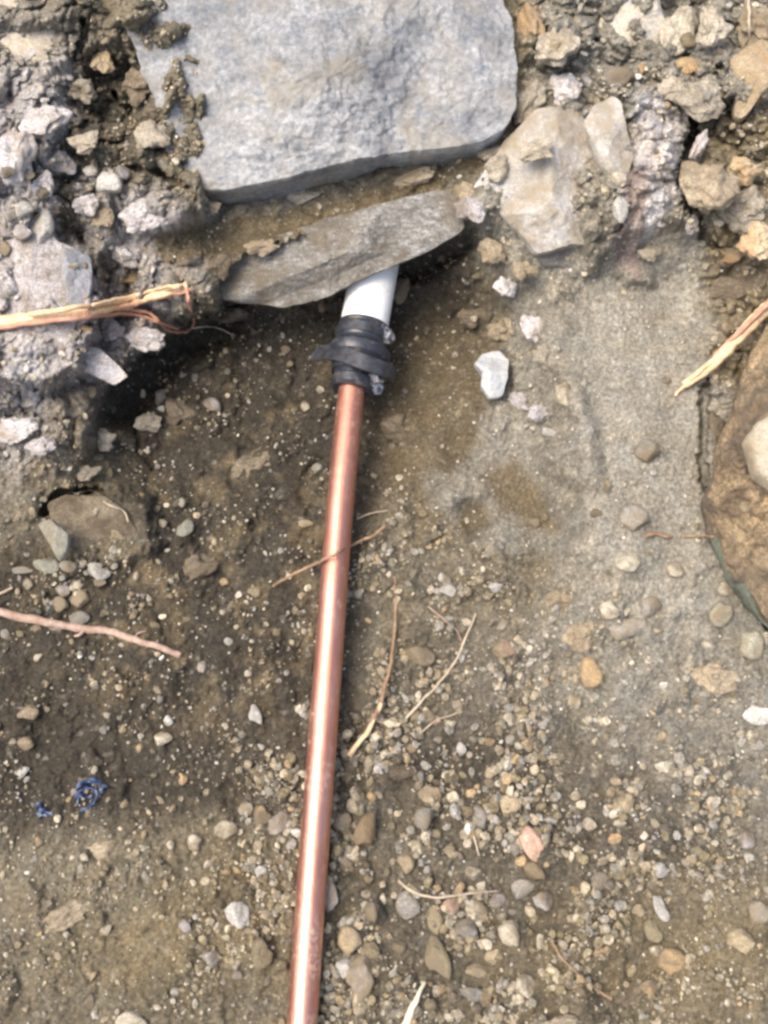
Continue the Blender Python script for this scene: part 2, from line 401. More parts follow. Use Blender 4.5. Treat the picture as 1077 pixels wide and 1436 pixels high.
# albedo of the soil: kinds of earth in patches, plus one painted shadow
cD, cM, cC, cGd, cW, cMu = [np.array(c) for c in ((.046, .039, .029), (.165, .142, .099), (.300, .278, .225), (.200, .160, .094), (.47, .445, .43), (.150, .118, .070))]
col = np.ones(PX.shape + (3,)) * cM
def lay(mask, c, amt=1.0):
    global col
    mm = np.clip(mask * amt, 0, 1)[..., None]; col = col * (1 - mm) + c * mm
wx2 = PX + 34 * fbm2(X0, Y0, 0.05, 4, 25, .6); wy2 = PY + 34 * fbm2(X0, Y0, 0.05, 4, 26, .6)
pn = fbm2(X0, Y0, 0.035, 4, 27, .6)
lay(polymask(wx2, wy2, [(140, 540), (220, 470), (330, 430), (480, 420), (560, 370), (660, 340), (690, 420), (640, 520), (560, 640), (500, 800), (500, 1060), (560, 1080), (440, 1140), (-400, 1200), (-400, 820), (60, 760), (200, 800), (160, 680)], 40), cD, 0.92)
lay(sstep(0.02, 0.4, pn) * blob(wx2, wy2, 330, 720, 260, 200, 0, .6), cMu, 0.8)
lay(blob(wx2, wy2, 250, 900, 180, 120, 20, .6) * sstep(-.1, .3, pn), cMu, 0.7)
lay(blob(wx2, wy2, 610, 600, 90, 140, 15, .5), cMu * .85, 0.85)
lay(right_bank * sstep(1120, 980, wy2), cC * .82, 0.85)
lay(polymask(wx2, wy2, [(800, 430), (900, 330), (985, 320), (1000, 560), (990, 760), (980, 900), (830, 800), (800, 600)], 25), cC, 0.9)
lay(polymask(wx2, wy2, [(600, 700), (660, 640), (700, 520), (720, 430), (800, 430), (830, 820), (740, 780), (680, 770)], 14), cC * .78, 0.85)
lay(polymask(wxs, wys, [(670, 670), (720, 645), (760, 690), (788, 745), (740, 740), (700, 710)], 13), cMu * .9, 0.95)
lay(blob(wxs, wys, 664, 727, 22, 28, 10, .4), cMu * .75, 0.95)
lay(blob(wx2, wy2, 840, 990, 200, 100, 10, .6), cC * .75, 0.8)
lay(blob(wx2, wy2, 1010, 1100, 160, 130, 0, .6), cC * .72, 0.8)
lay(blob(wx2, wy2, 620, 1220, 260, 200, 10, .6), cM * .8, 0.8)
lay(blob(wx2, wy2, 600, 1080, 160, 50, 10, .6), cD, 0.75)
lay(blob(wx2, wy2, 860, 1180, 200, 30, 10, .6), cD * 1.3, 0.4)
lay(blob(wx2, wy2, 780, 1360, 130, 90, -20, .6), cGd, 0.85)
lay(blob(wx2, wy2, 980, 1330, 130, 110, -20, .6), cGd * .9, 0.7)
lay(blob(wx2, wy2, 280, 1300, 190, 120, -20, .6), cGd * .8, 0.8)
lay(blob(wx2, wy2, 150, 1230, 120, 50, -20, .6), cM, 0.7)
lay(blob(wx2, wy2, 480, 1420, 500, 40, 0, .7), cM * .75, 0.6)
lay(left_bank * sstep(760, 560, wy2), cM * 1.15, 0.9)
lay(np.clip(left_bank * (blob(wx2, wy2, 40, 230, 90, 180, 0, .6) + blob(wx2, wy2, 30, 520, 110, 130, 0, .6) + blob(wx2, wy2, 210, 330, 80, 60, 20, .5) + blob(wx2, wy2, 160, 450, 80, 50, 0, .5)), 0, 1), cW * .85, 0.9)
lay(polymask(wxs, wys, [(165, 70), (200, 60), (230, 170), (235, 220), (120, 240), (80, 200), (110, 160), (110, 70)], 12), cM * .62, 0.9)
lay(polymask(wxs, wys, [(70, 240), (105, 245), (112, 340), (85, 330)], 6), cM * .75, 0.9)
lay(polymask(wx2, wy2, [(60, 520), (140, 545), (130, 600), (130, 700), (20, 690), (60, 600)], 12), cGd * .85, 0.6)
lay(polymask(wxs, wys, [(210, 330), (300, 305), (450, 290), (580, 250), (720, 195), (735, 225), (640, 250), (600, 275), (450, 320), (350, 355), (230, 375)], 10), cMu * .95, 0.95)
lay(polymask(wxs, wys, [(275, 280), (420, 265), (440, 285), (330, 305), (280, 312)], 6), cC * .85, 0.7)
lay(polymask(wx2, wy2, [(700, -400), (745, 110), (700, 260), (640, 280), (690, 380), (740, 420), (820, 400), (800, 200), (900, 200), (1400, 200), (1400, -400)], 20), cC * .85, 0.9)
lay(polymask(wx2, wy2, [(700, -60), (760, -60), (750, 60), (730, 130), (700, 140)], 12), cGd * 1.3, 0.7)
lay(polymask(wxs, wys, [(890, 130), (960, 120), (958, 260), (930, 310), (880, 350), (870, 300), (888, 220)], 10), cW * 1.1, 0.85)
lay(polymask(wxs, wys, [(880, 240), (915, 230), (900, 330), (895, 392), (862, 370), (868, 300)], 8), np.array([.33, .26, .225]), 0.85)
lay(polymask(wx2, wy2, [(985, 160), (1400, 160), (1400, 560), (1010, 540), (990, 330)], 12), cGd * 1.2, 0.8)
lay(blob(wxs, wys, 1020, 178, 45, 18, 0, .4), cM * .55, .9)  # shadow under the top right clods, painted into the soil colour
lay(np.clip(gravelly - .35, 0, 1), cD * 1.7, 0.75)
var = 0.86 * np.exp(0.42 * fbm2(Xg, Yg, 0.012, 4, 30, .65) + 0.45 * fbm2(Xg, Yg, 0.0035, 3, 31, .7) + 0.30 * fbm2(Xg, Yg, 0.05, 3, 32))
cell = 1 + ((cidB - .5) * 0.45 * lumpB + (cidC - .5) * 0.5 * lumpC) * (1 - .8 * smooth)
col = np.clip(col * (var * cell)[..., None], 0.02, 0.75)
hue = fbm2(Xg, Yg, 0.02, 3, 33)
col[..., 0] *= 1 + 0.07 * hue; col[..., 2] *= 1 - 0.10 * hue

V = np.stack([Xg, Yg, H], -1).reshape(-1, 3)
idx = np.arange(nx * ny).reshape(ny, nx)
quads = np.stack([idx[1:, :-1], idx[1:, 1:], idx[:-1, 1:], idx[:-1, :-1]], -1).reshape(-1, 4)
C = col.reshape(-1, 3)
# the same sheet goes on beyond the trench: rings outward up to the level ground around it
loop = np.concatenate([idx[0, :], idx[1:, -1], idx[-1, -2::-1], idx[-2:0:-1, 0]])
ctr = np.array([0.0, 0.30])
prev = loop; Vs = [V]; Cs = [C]; Qs = [quads]; base_n = len(V)
bxy = V[loop, :2]; bz = V[loop, 2]
for k, s_ in enumerate([1.04, 1.1, 1.18, 1.28, 1.4, 1.55, 1.75, 2.0, 2.4, 3, 4, 6, 10, 20, 50, 120]):
    ang_ = np.arctan2(bxy[:, 1] - ctr[1], bxy[:, 0] - ctr[0]); circ = ctr + np.stack([np.cos(ang_), np.sin(ang_)], -1) * 1.1
    q = ctr + ((bxy - ctr) * (1 - sstep(1, 3, s_)) + (circ - ctr) * sstep(1, 3, s_)) * s_
    rise = sstep(1.15, 2.2, s_)
    nz = 0.02 * fbm2(q[:, 0], q[:, 1], 0.3 * s_, 2, 50) + (0.05 * fbm2(q[:, 0], q[:, 1], 0.6, 3, 51) if s_ > 1.5 else 0)
    z = bz * (1 - rise) + 0.30 * rise + nz * min(1, (s_ - 1) * 6)
    Vs.append(np.column_stack([q, z])); vv = np.exp(0.35 * fbm2(q[:, 0], q[:, 1], 0.25 * s_, 2, 52))
    Cs.append(cM[None] * vv[:, None] * (1 + 0.1 * rise))
    cur = base_n + np.arange(len(loop)); base_n += len(loop)
    Qs.append(np.stack([prev, cur, np.roll(cur, -1), np.roll(prev, -1)], -1)[:, ::1]); prev = cur
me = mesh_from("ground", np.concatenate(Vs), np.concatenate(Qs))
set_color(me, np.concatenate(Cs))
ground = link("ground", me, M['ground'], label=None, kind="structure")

def gz(px, py):
    """height of the soil at photograph position(s)"""
    jx_ = np.clip(np.searchsorted(gx, px), 0, nx - 1); jy_ = np.clip(np.searchsorted(gy, py), 0, ny - 1)
    return H[jy_, jx_]

# ------------------------------------------------------------------ stones cut to an outline
def outline_rock(name, poly, z, mat, T1=0.03, T2=0.04, tilt=0, tiltx=0, p=3.0, cuts=5, cutd=0.75, seed=1, n_a=150, n_r=34, rough=0.0025, fine=0.0008, planes=None,
                 label=None, cat="stone", group=None, parent=None, edge=0.03, ctr=None):
    P = np.array(poly, float)
    c = np.array(ctr if ctr else P.mean(0))
    C0 = np.array(at(c[0], c[1], z))
    nrm = Matrix.Rotation(R(tiltx), 3, 'Y') @ Matrix.Rotation(R(tilt), 3, 'X') @ Vector((0, 0, 1))
    nrm = np.array(nrm); e1 = np.array([1.0, 0, 0]); e1 -= nrm * (e1 @ nrm); e1 /= np.linalg.norm(e1); e2 = np.cross(nrm, e1)
    O = np.array([0, 0, CAM_H])
    uv = []
    for q in P:
        d = np.array(at(q[0], q[1], 0.0)) - O; k = ((C0 - O) @ nrm) / (d @ nrm); w = O + d * k - C0
        uv.append((w @ e1, w @ e2))
    uv = np.array(uv); ang = np.arctan2(uv[:, 1], uv[:, 0])
    th = np.linspace(-math.pi, math.pi, n_a, endpoint=False)
    rad = np.zeros(n_a)                      # ray against each edge of the outline
    for i in range(len(uv)):
        a, b = uv[i], uv[(i + 1) % len(uv)]; e = b - a
        den = np.cos(th) * e[1] - np.sin(th) * e[0]
        den = np.where(abs(den) < 1e-12, 1e-12, den)
        t = (a[0] * e[1] - a[1] * e[0]) / den
        s = (a[0] * np.sin(th) - a[1] * np.cos(th)) / den
        ok = (t > 0) & (s >= -1e-6) & (s <= 1 + 1e-6)
        rad = np.where(ok, np.maximum(rad, t), rad)
    rad = np.where(rad <= 0, np.median(rad[rad > 0]), rad)
    for _ in range(2): rad = (np.roll(rad, 1) + rad * 2 + np.roll(rad, -1)) / 4
    ring = np.stack([np.cos(th), np.sin(th), np.full(n_a, 1.7 * seed)], -1)
    rad = rad * (1 + edge * fbm3(ring * 3, 1.0, 4, seed, .6))
    rs = np.random.default_rng(seed)
    size = rad.mean()
    tr = 1 - (1 - np.linspace(0, 1, n_r)) ** 1.5
    def side(Tk, sign, sd):
        t = tr[:, None]; Rr = t * rad[None]
        x = Rr * np.cos(th); y = Rr * np.sin(th)
        h = Tk * (1 - np.clip(t, 0, 1) ** p) ** (1 / p) * np.ones_like(x)
        r2 = np.random.default_rng(sd)
        for _ in range(cuts):
            a = r2.uniform(0, 2 * math.pi); slope = r2.uniform(0.15, 0.9) * Tk / size; off = Tk * r2.uniform(cutd, cutd + 0.35)
            h = np.minimum(h, off - slope * (x * math.cos(a) + y * math.sin(a)))
        if planes and sign > 0:
            for (a, sl, off) in planes:
                h = np.minimum(h, off * Tk - sl * (x * math.cos(R(a)) + y * math.sin(R(a))))
        edgef = (1 - t ** 6)
        h = np.maximum(h, 0) * (t < 0.9999)
        return x, y, sign * h, edgef
    xf, yf, hf, ef = side(T1, 1, seed * 3 + 1); xb, yb, hb, eb = side(T2, -1, seed * 3 + 2)
    Vf = np.stack([xf, yf, hf], -1); Vb = np.stack([xb, yb, hb], -1)
    Vall = np.concatenate([Vf.reshape(-1, 3), Vb[:-1].reshape(-1, 3)])
    Wd = C0 * 0 + Vall[:, :1] * e1 + Vall[:, 1:2] * e2 + Vall[:, 2:] * nrm
    nd = Wd / (np.linalg.norm(Wd, axis=1)[:, None] + 1e-9)
    nd = nd * 0.5 + nrm * np.sign(Vall[:, 2:] + 1e-9) * 0.5
    disp = rough * fbm3(Wd + C0, 0.03, 4, seed, .55) + fine * fbm3(Wd + C0, 0.005, 3, seed + 3, .6) - 0.5 * rough * np.abs(fbm3(Wd + C0, 0.012, 3, seed + 5))
    Wd = Wd + nd * disp[:, None]
    q = []; n = n_a
    fi = np.arange(n_r * n_a).reshape(n_r, n_a)
    bi = np.concatenate([n_r * n_a + np.arange((n_r - 1) * n_a).reshape(n_r - 1, n_a), fi[-1:]])
    q1 = np.stack([fi[:-1], fi[1:], np.roll(fi[1:], -1, 1), np.roll(fi[:-1], -1, 1)], -1).reshape(-1, 4)
    q2 = np.stack([np.roll(bi[:-1], -1, 1), np.roll(bi[1:], -1, 1), bi[1:], bi[:-1]], -1).reshape(-1, 4)
    # merge the two pole rings into one vertex each
    for ringi, dst in ((fi[0], fi[0, 0]), (bi[0], bi[0, 0])):
        Wd[ringi] = Wd[ringi].mean(0)
    me = mesh_from(name, Wd, np.concatenate([q1, q2]))
    import bmesh
    bm = bmesh.new(); bm.from_mesh(me); bmesh.ops.remove_doubles(bm, verts=bm.verts[:], dist=1e-6); bmesh.ops.recalc_face_normals(bm, faces=bm.faces[:])
    for f in bm.faces: f.smooth = True
    bm.to_mesh(me); bm.free()
    return link(name, me, M[mat] if isinstance(mat, str) else mat, loc=None if parent else tuple(C0), label=label, cat=cat if not parent else None, group=group, parent=parent), C0

boulder_o, BC = outline_rock("boulder", [(160, -90), (168, 30), (196, 90), (218, 140), (226, 200), (260, 266), (310, 272), (380, 258), (450, 240), (540, 216), (620, 208), (676, 200), (706, 180), (724, 150), (722, 110), (720, 40), (700, -20), (690, -120), (420, -160)],
             0.153, 'boulder', T1=0.022, T2=0.07, tilt=20, p=6, cuts=2, cutd=.8, seed=5, n_a=420, n_r=110, rough=0.010, fine=0.0016, edge=0.03, planes=[(-80, .22, .95), (-22, .42, 1.08), (170, .22, 1.0), (60, .2, 1.0)],
             label="largest stone, broad light grey boulder above the pipe at the top", cat="boulder")
outline_rock("stone_slab", [(292, 402), (296, 372), (330, 352), (350, 340), (400, 328), (450, 308), (520, 290), (565, 278), (620, 264), (640, 277), (652, 322), (605, 350), (550, 374), (500, 396), (455, 418), (400, 431), (340, 426), (310, 420)],
             0.085, 'slab', T1=0.014, T2=0.05, tilt=30, p=5, cuts=2, cutd=.8, seed=8, n_a=320, n_r=80, rough=0.006, fine=0.0012, edge=0.02, ctr=(470, 362), planes=[(-68, .9, .75), (112, .45, .72), (5, .32, .95)],
             label="narrow grey brown stone slab the white pipe disappears under", cat="stone slab")
outline_rock("angular_stone", [(660, 270), (680, 240), (705, 205), (745, 165), (800, 160), (840, 190), (866, 240), (872, 300), (864, 352), (800, 350), (750, 360), (728, 334), (698, 305)],
             0.103, 'palerock', T1=0.045, T2=0.04, tilt=22, p=5, cuts=0, seed=21, n_a=240, n_r=60, rough=0.0035, fine=.0008, planes=[(178, .42, .66), (2, .50, .62), (-82, .30, .72), (100, .15, .70), (-130, .7, .95), (30, .55, .85)],
             label="pale angular stone with broken facets right of the boulder")
outline_rock("angular_stone", [(818, 172), (832, 148), (858, 136), (870, 146), (878, 190), (887, 222), (878, 256), (860, 258), (840, 238), (826, 205)],
             0.128, 'palerock', T1=0.014, T2=0.02, tilt=12, cuts=5, seed=23, label="upright whitish stone standing above the pale faceted stone")
outline_rock("angular_stone", [(853, -40), (846, 8), (836, 48), (845, 68), (870, 82), (915, 84), (934, 44), (924, 18), (916, -40)],
             0.14, 'tanrock', T1=0.018, T2=0.025, tilt=14, cuts=5, seed=25, label="blocky grey and cream stone at the top edge right of the boulder")
outline_rock("stone_underside", [(742, 352), (770, 344), (810, 340), (845, 352), (868, 378), (850, 386), (800, 382), (760, 374)],  # separate piece for the pale stone's underside, its shade put into the colour
             0.078, 'darkunder', T1=0.008, T2=0.02, tilt=30, cuts=3, seed=27, label="thin dark grey shaded underside of the pale faceted stone")
outline_rock("pointed_stone", [(856, 290), (880, 255), (905, 250), (900, 320), (896, 392), (876, 372), (858, 345)],
             0.088, mat_rock("pinkish_stone", (0.30, 0.24, 0.20), (0.40, 0.33, 0.29), (0.46, 0.43, 0.41), (0.3, 0.22, 0.16), 0.3, 2), T1=0.008, T2=0.02, tilt=20, cuts=4, seed=29,
             label="pinkish brown pointed stone, tip down, beside the pale faceted stone")
outline_rock("tan_stone", [(-60, -60), (104, -60), (110, 10), (105, 60), (98, 102), (60, 107), (30, 96), (0, 66), (-60, 60)],
             0.150, 'tanrock', T1=0.022, T2=0.04, tilt=12, p=4, cuts=5, seed=31, n_a=200, n_r=44, label="squared tan grey stone in the top left corner")
outline_rock("crusted_stone", [(114, -50), (182, -50), (184, 28), (174, 56), (152, 64), (130, 60), (118, 30)],
             0.150, 'crust', T1=0.018, T2=0.03, tilt=12, cuts=4, seed=33, rough=.004, label="knobbly pale stone wedged between the corner stone and the boulder")
outline_rock("speckled_stone", [(-60, 350), (-10, 352), (40, 332), (62, 300), (72, 318), (85, 342), (104, 350), (126, 362), (129, 410), (114, 462), (102, 508), (60, 530), (10, 524), (-60, 510)],
             0.100, 'crust', T1=0.022, T2=0.03, tilt=14, p=4, cuts=6, seed=35, n_a=220, n_r=46, rough=.004, fine=.0012, label="large whitish speckled stone under the thick straw root")
outline_rock("blue_grey_stone", [(84, 348), (104, 350), (127, 362), (131, 400), (120, 440), (104, 442), (86, 400)],
             0.112, 'bluerock', T1=0.010, T2=0.02, tilt=10, tiltx=14, cuts=4, seed=37, label="blue grey stone face just above the thick straw root")
outline_rock("pale_stone", [(104, 494), (118, 486), (142, 490), (162, 508), (180, 528), (160, 540), (138, 530), (112, 518)],
             0.078, 'crust', T1=0.010, T2=0.018, tilt=16, cuts=5, seed=39, label="pale stone overhanging the dark hollow left of the pipe fitting")
outline_rock("soil_block", [(66, 706), (90, 694), (150, 696), (182, 718), (200, 748), (168, 778), (112, 788), (84, 764)],
             0.025, 'clodmid', T1=0.011, T2=0.02, tilt=12, cuts=4, seed=41, rough=.004, label="flat topped block of soil behind the pale green grey stone", cat="soil clod")
outline_rock("wedge_stone", [(52, 735), (70, 727), (98, 748), (97, 772), (86, 790), (70, 762)],
             0.046, mat_rock("green_grey_stone", (0.28, 0.28, 0.21), (0.37, 0.36, 0.29), (0.42, 0.4, 0.36), s=2), T1=0.008, T2=0.012, tilt=18, cuts=4, seed=43, label="pale green grey wedge stone leaning on the soil block at left")
outline_rock("mud_caked_boulder", [(1130, 440), (1078, 452), (1052, 500), (1030, 560), (1000, 640), (988, 715), (1000, 760), (1030, 812), (1075, 872), (1130, 920), (1200, 800), (1200, 560)],
             0.080, 'mudrock', T1=0.062, T2=0.05, tilt=8, tiltx=-10, p=2.0, cuts=6, seed=45, n_a=340, n_r=90, rough=.018, fine=.003, label="mud caked brown boulder cut off by the right edge", cat="boulder")
outline_rock("green_stone", [(992, 722), (1004, 730), (1036, 782), (1060, 822), (1100, 872), (1100, 900), (1062, 866), (1022, 812), (996, 765)],
             0.062, 'greenrock', T1=0.012, T2=0.02, tilt=10, cuts=2, seed=47, label="dark green stained rim under the mud caked boulder")
outline_rock("cream_stone", [(1040, 622), (1060, 594), (1110, 570), (1130, 640), (1110, 700), (1082, 688), (1058, 668)],
             0.128, 'creamrock', T1=0.014, T2=0.02, tilt=6, cuts=4, seed=49, label="cream stone set in the mud caked boulder at right edge")
outline_rock("quartz_stone", [(664, 512), (676, 495), (700, 492), (714, 505), (712, 530), (704, 556), (686, 560), (674, 542), (676, 524)],
             0.042, mat_rock("blue_white_quartz", (0.36, 0.385, 0.40), (0.50, 0.50, 0.49), (0.36, 0.33, 0.27), dirt_amt=.15, s=3), T1=0.009, T2=0.012, tilt=8, cuts=5, seed=51,
             label="blue white stone lying right of the black fitting")
outline_rock("soil_clod", [(1018, 92), (1045, 70), (1110, 40), (1130, 100), (1085, 130), (1062, 142), (1042, 168), (1028, 164), (1032, 128)],
             0.148, 'orangeclod', T1=0.018, T2=0.025, tilt=12, cuts=5, seed=53, rough=.004, label="orange tan pointed clod hanging at the top right", cat="soil clod")

# rounded and broken lumps from a displaced ball
import bmesh
def ico(sub):
    bm = bmesh.new(); bmesh.ops.create_icosphere(bm, subdivisions=sub, radius=1.0)
    bm.verts.ensure_lookup_table()
    v = np.array([x.co[:] for x in bm.verts]); t = np.array([[q.index for q in f.verts] for f in bm.faces]); bm.free()
    return v, t
ICO = {k: ico(k) for k in (1, 2, 3, 5)}
def lump(sub, seed, cuts=6, amp=0.16, fs=0.9, flat=0.7):
    v, t = ICO[sub]; v = v.copy(); r = np.random.default_rng(seed)
    for _ in range(cuts):
        d = r.normal(size=3); d /= np.linalg.norm(d); off = r.uniform(0.48, 0.85)
        k = v @ d; v = v - d * np.maximum(k - off, 0)[:, None] * 0.98
    nn = v / np.linalg.norm(v, axis=1)[:, None]
    v = v + nn * (amp * fbm3(v + seed, fs, 3 if sub > 2 else 2, seed, .55))[:, None]
    v /= np.abs(v).max(0)
    v[:, 2] *= flat
    return v, t

CL = [  # soil clods and broken lumps: position, half sizes (px), angle, height above soil, material, label
    (138, 82, 20, 16, 0, .012, 'orangeclod', "reddish brown lump below the knobbly pale stone at top left"),
    (192, 108, 30, 26, 30, .010, 'darkclod', "dark brown crumbly clod against the left side of the boulder"),
    (115, 116, 22, 20, 0, .012, 'greyclod', "grey round lump below the squared corner stone"),
    (208, 184, 34, 22, 20, .012, 'greyclod', "smooth pale clod left of the boulder's lower left flank"),
    (122, 192, 30, 15, -10, .010, 'greyclod', "small green grey clod in the brown hollow at top left"),
    (215, 150, 20, 14, 10, .008, 'darkclod', "small brown clod touching the boulder's left flank"),
    (84, 220, 24, 18, 20, .012, 'crust', "lilac white lump on the pale bank at upper left"),
    (55, 165, 40, 26, 20, .014, 'crust', "broad pale crusted lump on the upper left bank"),
    (15, 205, 34, 40, 0, .014, 'crust', "pale crusted lump at the left edge of the photo"),
    (62, 252, 20, 18, 0, .010, 'crust', "small crusted lump right of the left edge hollow"),
    (140, 300, 30, 16, 60, .008, 'clod', "tan elongated clod leaning below the white shards"),
    (118, 282, 20, 16, 0, .008, 'crust', "whitish lump left of the tan leaning clod"),
    (196, 300, 34, 24, 0, .010, 'crust', "pale crusted lump right of the white shards"),
    (178, 348, 26, 18, 30, .008, 'crust', "small crusted lump above the straw root end"),
    (196, 472, 34, 22, 0, .010, 'crust', "whitish crumbly lump just under the split end of the straw root"),
    (150, 462, 24, 20, 0, .008, 'crust', "greyish crumbly lump under the middle of the straw root"),
    (20, 600, 34, 20, 10, .008, 'crust', "whitish speckled lump on the lower left bank"),
    (55, 625, 24, 15, -10, .008, 'crust', "small whitish lump below the lower left crack"),
    (145, 612, 22, 16, 60, .008, 'greyclod', "grey green clod on the bank left of the dark hollow"),
    (120, 660, 20, 12, -40, .008, 'greyclod', "pale small clod at the foot of the left bank"),
    (780, 60, 34, 28, 20, .012, 'greyclod', "grey crumbly clod between the boulder and the blocky stone"),
    (745, 30, 22, 26, 0, .012, 'orangeclod', "orange brown clod on the boulder's upper right side"),
    (790, 120, 30, 22, 0, .012, 'crust', "light crumbly lump above left of the upright whitish stone"),
    (740, 135, 26, 28, 30, .012, 'greyclod', "rounded grey clod touching the boulder's right side"),
    (752, 208, 26, 16, 0, .034, 'greyclod', "grey crumb of soil lying on the pale faceted stone"),
    (700, 235, 26, 18, -50, .012, 'greyclod', "crumbly clod between the boulder tip and the faceted stone"),
    (660, 290, 26, 20, 60, .012, 'crust', "crumbly pale clod at the right tip of the slab"),
    (690, 345, 28, 18, 50, .010, 'clod', "tan clod below the left corner of the faceted stone"),
    (712, 400, 18, 14, 40, .010, 'crust', "small pale clod on the slope below the faceted stone"),
    (735, 378, 22, 16, 30, .010, 'clod', "small tan clod left of the thin dark stone"),
    (985, 132, 38, 26, 10, .016, 'greyclod', "broad grey clod above the crack at the top right"),
    (945, 118, 22, 16, 0, .012, 'greyclod', "small grey clod below the tan pebble at top right"),
    (950, 40, 34, 36, 0, .012, 'greyclod', "grey green clod right of the blocky cream stone"),
    (1005, 30, 26, 24, 10, .016, 'greyclod', "grey clod at the foot of the thin hanging rootlet"),
    (1060, 20, 30, 30, 0, .016, 'clod', "clod in the top right corner of the photo"),
    (1003, 248, 48, 44, -20, .018, 'clod', "big brown clod just right of the black crack"),
    (1050, 232, 28, 20, -30, .016, 'orangeclod', "orange tinted clod between the top right clods"),
    (1045, 285, 34, 30, 20, .014, 'greyclod', "grey clod at the right edge below the orange tinted one"),
    (1062, 332, 28, 26, 0, .014, 'orangeclod', "tan clod at the right edge above the brown slope"),
    (1020, 356, 28, 20, -10, .014, 'orangeclod', "orange cream clod right of the crack's lower end"),
    (1045, 395, 50, 22, -15, .010, 'darkclod', "brown smooth clod above the right hand straw root"),
    (912, 350, 18, 14, 0, .008, 'greyclod', "small grey clod at the top of the clay shelf"),
    (972, 312, 10, 12, 0, .010, 'crust', "round pale lump at the bottom of the black crack"),
    (980, 200, 13, 24, 20, .020, 'crust', "white crumb in the black crack at top right"),
    (1008, 600, 14, 40, 10, .010, 'darkclod', "brown strip of soil left of the mud caked boulder"),
    (745, 455, 24, 16, 60, .006, 'crust', "pale crumbly clod on the ridge right of the blue white stone"),
    (762, 500, 20, 14, 50, .006, 'greyclod', "grey crumb on the ridge above the cream stone of the clay slope"),
    (728, 560, 20, 12, 40, .005, 'crust', "pale crumb right of the foot of the blue white stone"),
    (758, 575, 22, 14, -40, .006, 'crust', "whitish crumb at the edge between brown mud and clay"),
    (705, 455, 22, 18, 20, .006, 'clod', "tan crumbly clod above the blue white stone"),
    (660, 440, 20, 16, 0, .005, 'darkclod', "brown clod on the slope above left of the blue white stone"),
    (560, 600, 30, 22, 30, .004, 'clodmid', "low brown lump of mud right of the pipe below the fitting"),
    (350, 650, 40, 26, -30, .003, 'clodmid', "low brown lump on the dark soil left of the copper pipe"),
    (270, 800, 46, 26, -30, .003, 'clodmid', "low brown lump between the soil block and the copper pipe"),
    (820, 890, 30, 24, 0, .004, 'clod', "tan clod above the yellow orange stone"),
    (1005, 950, 40, 22, 10, .004, 'clod', "tan clod on the slope below the green grey stones"),
    (790, 840, 26, 18, 0, .004, 'clod', "tan clod on the slope right of the two white pebbles"),
    (885, 1395, 34, 20, -30, .004, 'clodmid', "brown clod beside the smaller orange pebble"),
    (560, 1085, 34, 18, 0, .003, 'darkclod', "dark clod under the root end right of the pipe"),
    (306, 372, 22, 16, -30, .004, 'clodmid', "mud lump on the upper left corner of the slab"),
    (368, 342, 26, 12, -15, .004, 'clod', "flat mud lump along the upper edge of the slab"),
    (655, 268, 22, 16, 30, .006, 'clod', "tan crumb above the right tip of the slab"),
    (320, 436, 30, 14, 10, .010, 'darkclod', "dark clod under the left end of the slab"),
    (290, 286, 22, 12, 10, .004, 'clod', "tan crumb below the boulder's lower left corner"),
    (420, 278, 34, 10, -8, .003, 'greyclod', "flat grey lump under the middle of the boulder"),
    (580, 244, 34, 12, -12, .003, 'clod', "flat tan lump under the right part of the boulder"),
    (688, 212, 22, 14, -30, .004, 'greyclod', "grey crumb under the boulder's lower right corner"),
    (150, 1190, 34, 18, 0, .004, 'clod', "flat tan clod below the blue scrap of plastic"),
    (92, 1285, 44, 20, -20, .005, 'clod', "pale tan clod in the lower left part of the floor"),
    (245, 575, 26, 20, 30, .006, 'darkclod', "dark clod below the hollow left of the fitting"),
    (205, 590, 20, 17, 0, .008, 'greyclod', "grey stone like clod in the dark hollow at left"),
    (790, 1440, 60, 24, 0, .010, 'clod', "yellow brown clod cut by the bottom edge right of centre"),
]
def place(px, py, a, b, ang, lift, sub, seed, mats, name, label, cat, group=None, tilt=None, cuts=6, amp=.16, flat=.7, cache=None, sink=0.35):
    z = float(gz(px, py)) + lift
    c = at(px, py, z); e = at(px + 1, py, z); k = (e - c).length
    kk = (at(px, py - 1, z) - c).length
    if cache is not None: me = cache
    else:
        v, t = lump(sub, seed, cuts, amp, .9, 1.0)
        me = mesh_from(name, v * 0.012, None, t)
        me.materials.append(mats)
    o = link(name, me, None, loc=(c.x, c.y, c.z), label=label, cat=cat, group=group)
    th = min(a, b) * k * flat
    o.scale = (a * k / .012, b * kk / .012, th / .012)
    o.rotation_euler = (R(tilt[0] if tilt else rnd.uniform(-15, 15) + 8), R(tilt[1] if tilt else rnd.uniform(-15, 15)), -R(ang))
    o.location.z += -sink * th
    return o
for i, (px, py, a, b, ang, lift, mt, lb) in enumerate(CL):
    place(px, py, a, b, ang, lift, 5, 100 + i, M[mt], "soil_clod", lb, "soil clod", cuts=7, amp=.75, flat=.8, sink=.62)

# ------------------------------------------------------------------ pipe run
root = link("water_pipe", None, loc=tuple(at(430, 1400, 0.016)), label="copper water pipe running up into a black rubber fitting and white plastic pipe", cat="pipe")
RO = np.array(root.location)

def catmull(P, n=8):
    P = [np.array(p, float) for p in P]; out = []
    Q = [2 * P[0] - P[1]] + P + [2 * P[-1] - P[-2]]
    for i in range(1, len(Q) - 2):
        for k in range(n):
            t = k / n; a, b, c, d = Q[i - 1], Q[i], Q[i + 1], Q[i + 2]
            out.append(0.5 * (2 * b + (c - a) * t + (2 * a - 5 * b + 4 * c - d) * t * t + (3 * b - a - 3 * c + d) * t ** 3))
    out.append(P[-1]); return np.array(out)

